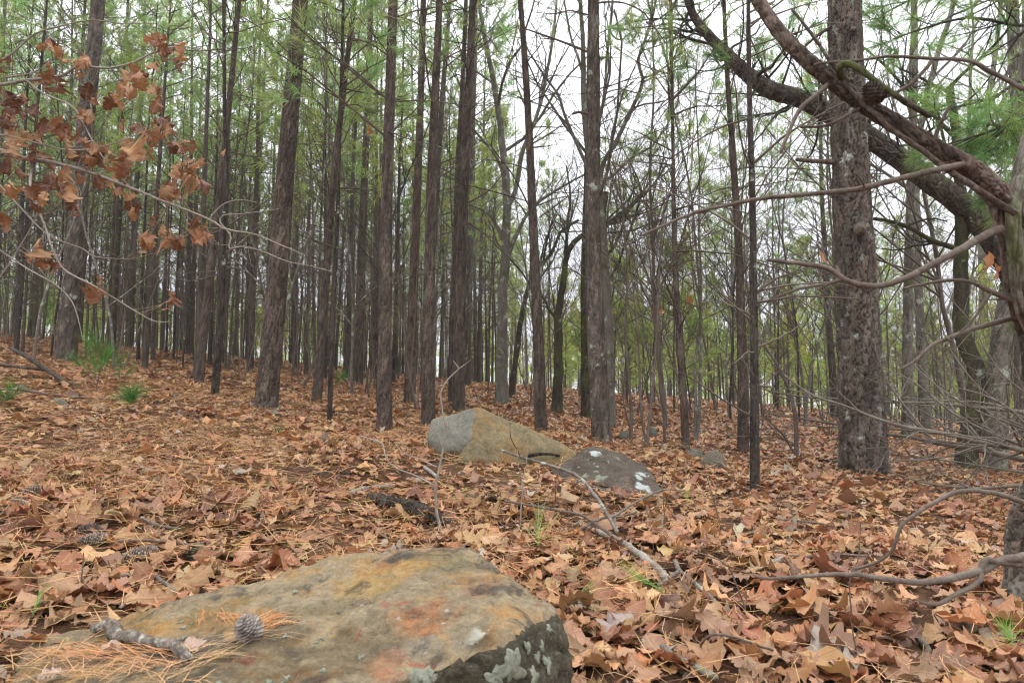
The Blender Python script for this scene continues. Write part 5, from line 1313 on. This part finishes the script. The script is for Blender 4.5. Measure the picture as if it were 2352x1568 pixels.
# needle clump and loose leaves on the slab
g = Geo()
def slab_needles(uvs, n, L_, dirv, sp, tn):
    for u, v in uvs:
        c = surf(FGV, u, v, 12) + np.array([0, 0, .006])
        d = norm(np.array([dirv]) + sp * rs.randn(n, 3) * np.array([1, 1, .12])); d[:, 2] = np.abs(d[:, 2]) * .25 + .01
        l = L_ * (.6 + .6 * rs.rand(n, 1)); c = c + rs.randn(n, 3) * np.array([.02, .012, .002])
        sd = norm(np.cross(d, np.array([0, 0, 1.0]))) * .0008
        V = np.stack([c - sd, c + sd, c + d * l * .5 + sd + np.array([0, 0, .008]), c + d * l * .5 - sd + np.array([0, 0, .008]), c + d * l], 1)
        o = (np.arange(n) * 5)[:, None]
        g.add(V.reshape(-1, 3), tris=(o + np.array([3, 2, 4])).reshape(-1, 3), quads=(o + np.array([0, 1, 2, 3])).reshape(-1, 4), tint=np.repeat(np.clip(np.array([tn]) * (1 + .2 * rs.randn(n, 1)), .2, 2), 5, 0))
slab_needles([(470, 1500), (500, 1480), (530, 1465), (440, 1520), (560, 1470), (585, 1430), (600, 1425), (420, 1530)], 10, .11, (.8, .5, .05), .3, (1.1, 1.25, 1.35))
slab_needles([(280, 1490), (330, 1500), (380, 1510), (250, 1500), (300, 1510), (360, 1520), (400, 1530), (220, 1500), (180, 1510), (150, 1500)], 8, .12, (-1, .1, .03), .3, (1.1, .9, .85))
slab_needles([(480, 1402), (495, 1410), (500, 1415)], 9, .08, (.5, -.6, .0), .3, (1.2, .8, .55))
slab_needles([(600, 1440), (610, 1425), (590, 1445)], 12, .09, (.7, .7, .1), .4, (1.3, .9, .6))
slab_needles([(120, 1520), (200, 1540), (300, 1550), (60, 1530), (400, 1555), (250, 1545), (150, 1550), (350, 1545)], 12, .12, (.5, .4, .03), .9, (1.05, 1.1, 1.1))
tag(g.obj('needle_clump', M['straw'], kind='stuff'), 'rust and straw coloured pine needles scattered over the slab boulder', 'pine needles')
for k, (u, v, lab) in enumerate([(258, 1490, 'small pale brown leaf scrap under the bent twig'), (437, 1490, 'curled brown leaf scrap by the end of the bent twig'), (120, 1555, 'grey pale leaf on the lower left corner of the slab')]):
    c = surf(FGV, u, v, 12); lg = LeafGeo()
    place_leaves(lg, [SH0[k]], np.zeros((1, 3)), np.array([.05]), np.array([k * 2.0]), np.array([.25]), np.array([1.0]), np.array([(.42, .30, .24)]))
    tag(lg.obj('dead_leaf', M['leaf'], loc=tuple(c + np.array([0, 0, .012]))), lab, 'leaf')

# ------------------------------------------------------------------ white twig sapling standing behind the slab
def twigs_thing(label, name, cat, base, paths, mat, first='stem', other='branch', sides=8, side=0, side_len=.2, wob=.06, n=18):
    t = empty(name, tuple(base), label, cat)
    for k, (pts, r0, r1) in enumerate(paths):
        g = Geo(); pp = resample(np.array(pts) - base, n); rr = np.linspace(r0, r1, n)
        pp = pp + .12 * rr.mean() * rs.randn(*pp.shape)
        tubes(g, pp, rr, sides, wob=wob)
        if side and k > 0:
            s1, d1, l1, r1_ = sprout(pp[None], rr[None], side, (30, 60), side_len, .3, 1, .5); B, BR = grow(s1, d1, l1, np.maximum(r1_, .0007), 5, .12, .02, .4); tubes(g, B, BR, 4)
        g.obj(first if k == 0 else other, M[mat], t)
    return t
b = G(1013, 1242); yb = b[1]
W = lambda *q: [P(u, v, yb + (dy[0] if dy else 0)) for u, v, *dy in q]
twigs_thing('thin whitish twig sapling rising behind the slab across the grey boulder face', 'twig_sapling', 'sapling', b, [
    ([b + np.array([0, 0, -.03])] + W((1010, 1210), (1003, 1176), (1000, 1130), (1001, 1104), (1010, 1071), (1018, 1030), (1024, 1000)), .0062, .0035),
    (W((1018, 1030), (1004, 1000), (985, 974)), .003, .0015), (W((1024, 1000), (1027, 990), (1019, 960), (1011, 904)), .0033, .003),
    (W((1011, 904), (1025, 876), (1055, 846), (1066, 838), (1082, 826, -.02)), .0034, .0012), (W((1055, 847), (1047, 836), (1041, 828)), .002, .0012), (W((1024, 1000), (1030, 980), (1032, 955)), .002, .0015),
    (W((1001, 1116), (955, 1092, .04), (913, 1076, .06), (888, 1054, .07), (882, 1030, .08), (875, 1016, .09), (828, 1001, .1)), .0035, .0022), (W((1003, 1072), (963, 1054, .05), (925, 1039, .1), (908, 1019, .12)), .003, .0013)], 'bark_white')
b = G(1196, 1215); yb = b[1]
twigs_thing('short pale bare stem standing among the crossed sticks', 'twig_sapling', 'sapling', b, [([b] + W((1196, 1180), (1200, 1120), (1196, 1085), (1188, 1060), (1190, 1015)), .0035, .0012), (W((1200, 1120), (1208, 1070), (1212, 1010)), .0018, .001)], 'bark_white')
for lab, q in [('thin brown stem among leaves left of the arching branch', [(1960, 1452), (1952, 1330), (1972, 1280), (1976, 1200)]), ('leafless brown seedling stem at the lower right', [(1975, 1540), (1962, 1470), (1955, 1430), (1950, 1405)]),
               ('thin dark stem before the slab at left', [(182, 1400), (186, 1340), (190, 1300), (192, 1268)]), ('wiry brown stem below the rounded brown stone', [(1660, 1230), (1640, 1150), (1625, 1100), (1615, 1060)]),
               ('wiry stem right of the dark lichened boulder', [(1530, 1230), (1525, 1170), (1522, 1110), (1520, 1070)]), ('fine brown stem at the lower middle right', [(1715, 1440), (1712, 1400), (1690, 1340), (1660, 1290), (1555, 1255)])]:
    b = G(*q[0]); yb = b[1]
    twigs_thing(lab, 'bare_seedling', 'stem', b, [([b] + W(*q[1:]), .0028, .0012), (W(q[1], ((q[1][0] + q[2][0]) / 2 + 14, (q[1][1] + q[2][1]) / 2 - 6), (q[2][0] + 26, q[2][1] - 10)), .0015, .0008)], 'bark_twig', side=2)

# ------------------------------------------------------------------ tree at the right edge with near branches
b = G(2332, 1384)
NB = lambda *q: [P(u, v, y) for u, v, y in q]
t = empty('leaning_tree', tuple(b), 'near scaly-barked tree at the right edge with a red-brown limb slanting across the upper right', 'tree')
def nb(name, pts, r0, r1, mat, relief=0, sides=10, n=30, side=0, taper=None, label=None):
    g = Geo(); pp = resample(np.array(pts) - b, n); rr = np.linspace(r0, r1, n) if taper is None else np.interp(np.linspace(0, 1, n), *taper)
    if relief: rr = rr * (1 + .045 * rs.randn(len(rr))); bark_tube(g, pp, rr, sides, 320, 99, .034, .024, relief, 51, flare=.0, tvar=.45)
    else:
        pp2 = pp + .07 * rr.mean() * rs.randn(*pp.shape); tubes(g, np.vstack([pp2, pp2[-1] + norm(pp2[-1] - pp2[-2]) * rr[-1]]), np.r_[rr, rr[-1] * .2], sides, wob=.1)
    if side:
        s1, d1, l1, r1_ = sprout(pp[None], rr[None], side, (35, 65), .16, .15, .95, .4); B, BR = grow(s1, d1, l1, np.maximum(r1_, .001), 6, .15, .0, .4); tubes(g, B, BR, 5)
    return g.obj(name, M[mat], t, label=label)
nb('trunk', [b + np.array([.02, 0, -.08])] + NB((2345, 1250, 2.3), (2375, 1130, 2.2), (2440, 980, 1.9), (2450, 860, 1.6), (2372, 760, 1.38), (2336, 650, 1.33), (2330, 550, 1.3), (2328, 465, 1.3), (2345, 380, 1.3), (2380, 250, 1.3)), .06, .016, 'bark_pale', .007, 48, 50, taper=([0, .2, .4, .6, .8, 1], [.052, .042, .026, .016, .0125, .011]))
nb('limb', NB((2352, 520, 1.33), (2338, 484, 1.32), (2310, 455, 1.31), (2264, 418, 1.3), (2239, 392, 1.3), (2176, 358, 1.31), (2114, 322, 1.31), (2051, 282, 1.32), (1989, 243, 1.33), (1926, 198, 1.34), (1864, 148, 1.35), (1801, 87, 1.36), (1764, 37, 1.37), (1735, -10, 1.38), (1700, -80, 1.4)), .0200, .0125, 'bark_near', .0036, 44, 60, label='red-brown scaly limb')
nb('limb', NB((2335, 490, 1.27), (2270, 452, 1.27), (2239, 430, 1.27), (2170, 385, 1.28), (2100, 332, 1.29), (2051, 300, 1.3), (2010, 262, 1.31), (1960, 215, 1.32), (1900, 130, 1.33), (1850, 60, 1.34), (1820, 25, 1.35)), .0065, .003, 'bark_near', 0, 10, 44, label='pale smooth branch along the red-brown limb')
nb('branch', NB((2240, 410, 1.335), (2285, 470, 1.335), (2312, 560, 1.34), (2322, 660, 1.36), (2350, 760, 1.4)), .013, .012, 'bark_near', .004, 32, 24)
nb('branch', NB((2210, 378, 1.28), (2134, 394, 1.26), (2051, 414, 1.25), (1989, 430, 1.25), (1926, 440, 1.25), (1764, 454, 1.25), (1676, 470, 1.26), (1601, 487, 1.27), (1538, 512, 1.28), (1476, 540, 1.29)), .0065, .0026, 'bark_twig', 0, 10, 50, side=3)
nb('branch', NB((2300, 525, 1.3), (2276, 534, 1.29), (2239, 554, 1.27), (2189, 582, 1.25), (2114, 622, 1.23), (2064, 645, 1.22), (2014, 657, 1.22), (1976, 654, 1.22), (1939, 640, 1.22), (1914, 622, 1.23), (1876, 610, 1.24), (1764, 597, 1.26)), .0078, .0035, 'bark_twig', 0, 10, 50, side=3)
nb('branch', NB((1939, 640, 1.22), (1900, 652, 1.24), (1840, 662, 1.26), (1764, 690, 1.3)), .0035, .0015, 'bark_twig', 0, 8, 20, side=2)
nb('branch', NB((2352, 690, 1.36), (2334, 692, 1.35), (2276, 670, 1.34), (2226, 647, 1.33), (2164, 645, 1.33), (2076, 662, 1.34)), .006, .0022, 'bark_twig', 0, 8, 30, side=3)
nb('branch', NB((2400, 715, 1.42), (2352, 724, 1.4), (2239, 754, 1.38), (2164, 782, 1.37), (2139, 794, 1.36), (2101, 829, 1.35), (2071, 846, 1.35)), .0068, .003, 'bark_twig', 0, 8, 30, side=2)
nb('branch', NB((2276, 672, 1.34), (2258, 700, 1.34), (2225, 745, 1.35), (2190, 775, 1.36)), .0035, .002, 'bark_twig', 0, 8, 20)
nb('branch', NB((1870, 150, 1.33), (1889, 145, 1.32), (1964, 140, 1.31), (2039, 130, 1.3), (2139, 135, 1.29), (2226, 140, 1.28), (2276, 165, 1.28), (2352, 205, 1.28), (2420, 240, 1.28)), .0024, .005, 'bark_twig', 0, 8, 40, side=2)
nb('branch', NB((2141, 140, 1.29), (2089, 195, 1.29), (2014, 232, 1.29)), .0038, .003, 'bark_twig', 0, 8, 20, side=1)
nb('branch', NB((1945, 190, 1.33), (1925, 158, 1.31), (1944, 147, 1.3), (1976, 160, 1.29), (2014, 190, 1.28), (2051, 215, 1.27), (2089, 240, 1.27), (2136, 267, 1.27)), .007, .005, 'bark_moss', 0, 9, 30)
nb('branch', NB((1900, 195, 1.34), (1889, 207, 1.33), (1839, 250, 1.32), (1814, 300, 1.32), (1794, 347, 1.32)), .0055, .003, 'bark_twig', 0, 8, 20)
nb('branch', NB((1975, 250, 1.33), (1959, 257, 1.32), (1901, 287, 1.31), (1839, 292, 1.3)), .004, .0022, 'bark_near', 0, 8, 20)
nb('branch', NB((2140, 340, 1.3), (2150, 310, 1.29), (2165, 275, 1.28), (2185, 240, 1.28)), .0045, .003, 'bark_near', 0, 8, 16)
nb('branch', NB((2480, 1190, 1.9), (2352, 1154, 1.75), (2301, 1136, 1.7), (2239, 1126, 1.68), (2189, 1131, 1.66), (2151, 1151, 1.65), (2112, 1174, 1.65), (2071, 1206, 1.65), (2059, 1238, 1.65), (2046, 1268, 1.66), (2009, 1293, 1.68), (1964, 1306, 1.7)), .008, .0035, 'bark_twig', 0, 9, 46)
nb('branch', NB((2420, 1262, 1.5), (2352, 1278, 1.42), (2301, 1286, 1.4), (2251, 1311, 1.38), (2189, 1326, 1.37), (2114, 1336, 1.36), (2026, 1328, 1.36), (1951, 1318, 1.36), (1864, 1321, 1.37), (1764, 1328, 1.38), (1730, 1318, 1.4)), .0105, .0028, 'bark_twig', 0, 9, 46)
nb('branch', NB((2252, 1308, 1.38), (2246, 1336, 1.37), (2189, 1368, 1.36), (2151, 1388, 1.35), (2114, 1381, 1.35)), .006, .003, 'bark_twig', 0, 9, 24)
nb('branch', NB((2252, 1312, 1.38), (2264, 1285, 1.38), (2290, 1290, 1.39), (2352, 1298, 1.42)), .006, .006, 'bark_twig', 0, 9, 20)
cone('dark open pine cone caught on the red-brown limb', P(2010, 212, 1.29), .045, .021, (-.6, .1, .6), (.35, .3, .28))

# ------------------------------------------------------------------ oak branches with hanging brown leaves, upper left
ob = G(-420, 1150); ob = np.array([ob[0], 2.9, ground_z(ob[0], 2.9)])
t = empty('oak_sapling', tuple(ob), 'oak sapling outside the left edge with dry brown leaves still on its branches', 'oak tree')
b = ob
OB = lambda *q: [P(u, v, 2.75 + (y[0] if y else 0)) for u, v, *y in q]
tr_top = P(-330, 60, 2.9)
nb('trunk', [ob + np.array([0, 0, -.05]), P(-400, 800, 2.9), P(-360, 400, 2.9), tr_top, P(-300, -300, 2.95)], .03, .015, 'bark_pale', 0, 12, 30)
hang = []
def obr(q, r0, r1, side=2, name='branch', mat='bark_white'):
    pts = OB(*q); nb(name, pts, r0, r1, mat, 0, 9, 40, side=side); hang.append(np.array(resample(np.array(pts), 40)))
obr([(-345, 230), (-150, 215), (0, 195), (62, 185), (140, 175), (180, 152), (250, 157), (312, 142), (350, 122), (400, 107), (437, 110), (475, 125)], .011, .0022)
obr([(400, 107), (450, 78), (487, 78)], .0022, .0012, 1)
obr([(-345, 180), (-120, 165), (0, 141), (75, 82), (120, 65), (207, 47), (275, 54), (357, 54)], .007, .0015)
obr([(-100, 190), (0, 180), (75, 167), (125, 135), (175, 90)], .004, .0015)
obr([(50, 186), (60, 185), (100, 215, -.05), (162, 242, -.08), (187, 275, -.1), (212, 322, -.12), (237, 362, -.12), (262, 392, -.12), (300, 430, -.12)], .0045, .0015)
obr([(-350, 330), (-150, 335), (0, 345), (32, 360), (87, 367), (187, 390), (282, 424), (375, 462), (475, 502), (520, 527), (588, 538), (638, 560), (700, 585)], .013, .0018, 3)
obr([(520, 527), (530, 545), (527, 570), (560, 566), (610, 580), (660, 600), (720, 612), (763, 624)], .0035, .0012, 3)
obr([(480, 503), (505, 475), (530, 462), (560, 460), (590, 465)], .0028, .0012, 2)
obr([(520, 527), (505, 508), (515, 494), (550, 492), (588, 487), (640, 480)], .0028, .0012, 2)
obr([(72, 372), (72, 392), (70, 430, -.1), (87, 477, -.12), (107, 530, -.14), (117, 562, -.15), (135, 602, -.16), (155, 625, -.16), (217, 657, -.17), (312, 715, -.18), (357, 738, -.18), (395, 738, -.18)], .0055, .0016, 1)
obr([(-60, 380, .1), (0, 427, .1), (50, 480, .1), (112, 540, .1), (192, 572, .1), (207, 585, .1), (237, 592, .1), (300, 595, .1)], .005, .0013)
obr([(-60, 540, .2), (0, 575, .2), (60, 615, .2), (125, 652, .2), (160, 685, .2), (177, 722, .2), (190, 780, .2)], .004, .0018)
obr([(-60, 700), (0, 635), (40, 575), (75, 515), (90, 480)], .003, .0014, 1)
obr([(-60, 330, -.1), (0, 310, -.1), (90, 330, -.1), (170, 345, -.1), (260, 330, -.1), (340, 300, -.1), (400, 280, -.1)], .004, .0013, 3)
obr([(230, 400), (300, 360), (330, 310), (350, 230), (360, 150)], .003, .0012, 2)
LPX = [(110, 110), (125, 125), (190, 145), (205, 130), (20, 140), (125, 175), (350, 88), (370, 100), (350, 145), (390, 130), (290, 170), (290, 210), (265, 235), (360, 220), (360, 245), (55, 220), (20, 230), (75, 245), (215, 225), (200, 265), (130, 290), (160, 300), (280, 290), (330, 300), (345, 315), (390, 305), (400, 330), (420, 340), (425, 365), (30, 345), (75, 355), (160, 340), (170, 355), (215, 345), (230, 360), (260, 370), (290, 360), (325, 355), (20, 290), (10, 270), (60, 310), (10, 320),
       (155, 430), (150, 440), (115, 420), (75, 440), (95, 460), (170, 470), (215, 420), (260, 410), (300, 405), (290, 455), (300, 485), (435, 405), (470, 430), (375, 430), (405, 440), (445, 510), (460, 555), (95, 585), (85, 600), (105, 600), (370, 530), (350, 555), (380, 560), (410, 550), (340, 555), (230, 685), (395, 690), (375, 300), (405, 350), (440, 390), (455, 380), (15, 400), (50, 405), (30, 440), (110, 385), (140, 400), (185, 400), (240, 385), (130, 190), (100, 200), (275, 190), (300, 200), (395, 145), (410, 115), (365, 115), (10, 215), (35, 255), (95, 300), (200, 330), (310, 335), (350, 340), (5, 500), (12, 430)]
for u, v in LPX + [(a_ + 14 * rs.randn(), b_ + 12 * rs.randn()) for a_, b_ in LPX[:70]]:
    u += 5 * rs.randn(); v += 5 * rs.randn(); y = 2.75 + .12 * rs.randn()
    p = P(u, v, y); d = np.concatenate([h for h in hang]); k = np.argmin(np.linalg.norm(d - p, axis=1)); q = d[k]
    lg = LeafGeo(); sh = leaf_shape(SECT0, A5, 500 + rs.randint(400), 1.9)
    sz = .054 + .036 * rs.rand(); tint = np.array([(.27, .12, .05), (.19, .07, .03), (.36, .175, .075), (.12, .042, .022), (.44, .25, .12)])[rs.randint(5)] * (1.0 + .12 * rs.randn())
    dirn = norm(p - q + np.array([.02 * rs.randn(), .03 * rs.randn(), -.03])); yaw = math.atan2(dirn[1], dirn[0])
    ya_ = rs.rand() * 6.28
    place_leaves(lg, [sh], np.zeros((1, 3)), np.array([sz]), np.array([ya_]), np.array([.7 + .9 * rs.rand()]), np.array([ya_ + PI / 2 + .5 * rs.randn()]), np.clip(tint, .02, .7)[None])
    # the stalk back to its branch
    if np.linalg.norm(p - q) < .35:
        tubes(lg, np.stack([p - ob * 0, .5 * (p + q) + np.array([0, 0, -.01]), q]) - p, np.array([.0009, .0009, .0011]), 3, tint=np.array([.28, .2, .14])); lg.lc.append(np.zeros((9, 3)))
    lg.obj('leaf', M['leaf_hang'], t, loc=tuple(p - ob))
# a few withered leaves caught on the saplings further back
for k, (u, v, Yd, lab) in enumerate([(1516, 715, 9, 'single withered brown leaf hanging in the thicket right of the grey-brown pine'), (1888, 590, 5.0, 'withered leaf caught on the thin pine beside the big plated pine'), (848, 298, 6.5, 'orange dead leaf hung between two slim pines'), (1585, 690, 9, 'small rusty leaf cluster in the twigs above the rounded stone'), (2270, 600, 4.5, 'orange withered leaves near the right edge below the scaly limb'), (2290, 625, 4.5, 'lower orange withered leaf near the right edge'), (515, 350, 7, 'lone orange leaf hanging behind the oak branch tip')]):
    lg = LeafGeo(); place_leaves(lg, [SH0[k]], np.zeros((1, 3)), np.array([.13]), np.array([k * 1.3]), np.array([1.3]), np.array([k * .9]), np.array([(.42, .17, .06)]))
    q = P(u, v, Yd); tag(lg.obj('withered_leaf', M['leaf_hang'], loc=tuple(q)), lab, 'leaf')
print('PLACED', n1, n1b, n2, n2b, n3, n3b, n4, n4b, 'tris', sum(len(me.polygons) for me in bpy.data.meshes))

# ------------------------------------------------------------------ thin damp air
hz = bpy.data.materials.new('damp_air'); hz.use_nodes = True; hz.node_tree.nodes.clear()
ho = hz.node_tree.nodes.new('ShaderNodeOutputMaterial'); hv = hz.node_tree.nodes.new('ShaderNodeVolumePrincipled')
hv.inputs['Color'].default_value = (.93, .95, 1, 1); hv.inputs['Density'].default_value = .0012; hv.inputs['Anisotropy'].default_value = .2
hz.node_tree.links.new(hv.outputs[0], ho.inputs['Volume'])
g = Geo(); zlo, zhi = float(Z.min()) - 1.0, 21.0
cx = np.array([(x, y, z) for x in (-270, 270) for y in (-50, 330) for z in (zlo, zhi)], float)
g.add(cx, quads=[(0, 1, 3, 2), (4, 6, 7, 5), (0, 4, 5, 1), (2, 3, 7, 6), (0, 2, 6, 4), (1, 5, 7, 3)])
g.obj('haze', hz, kind='stuff', smooth=False)
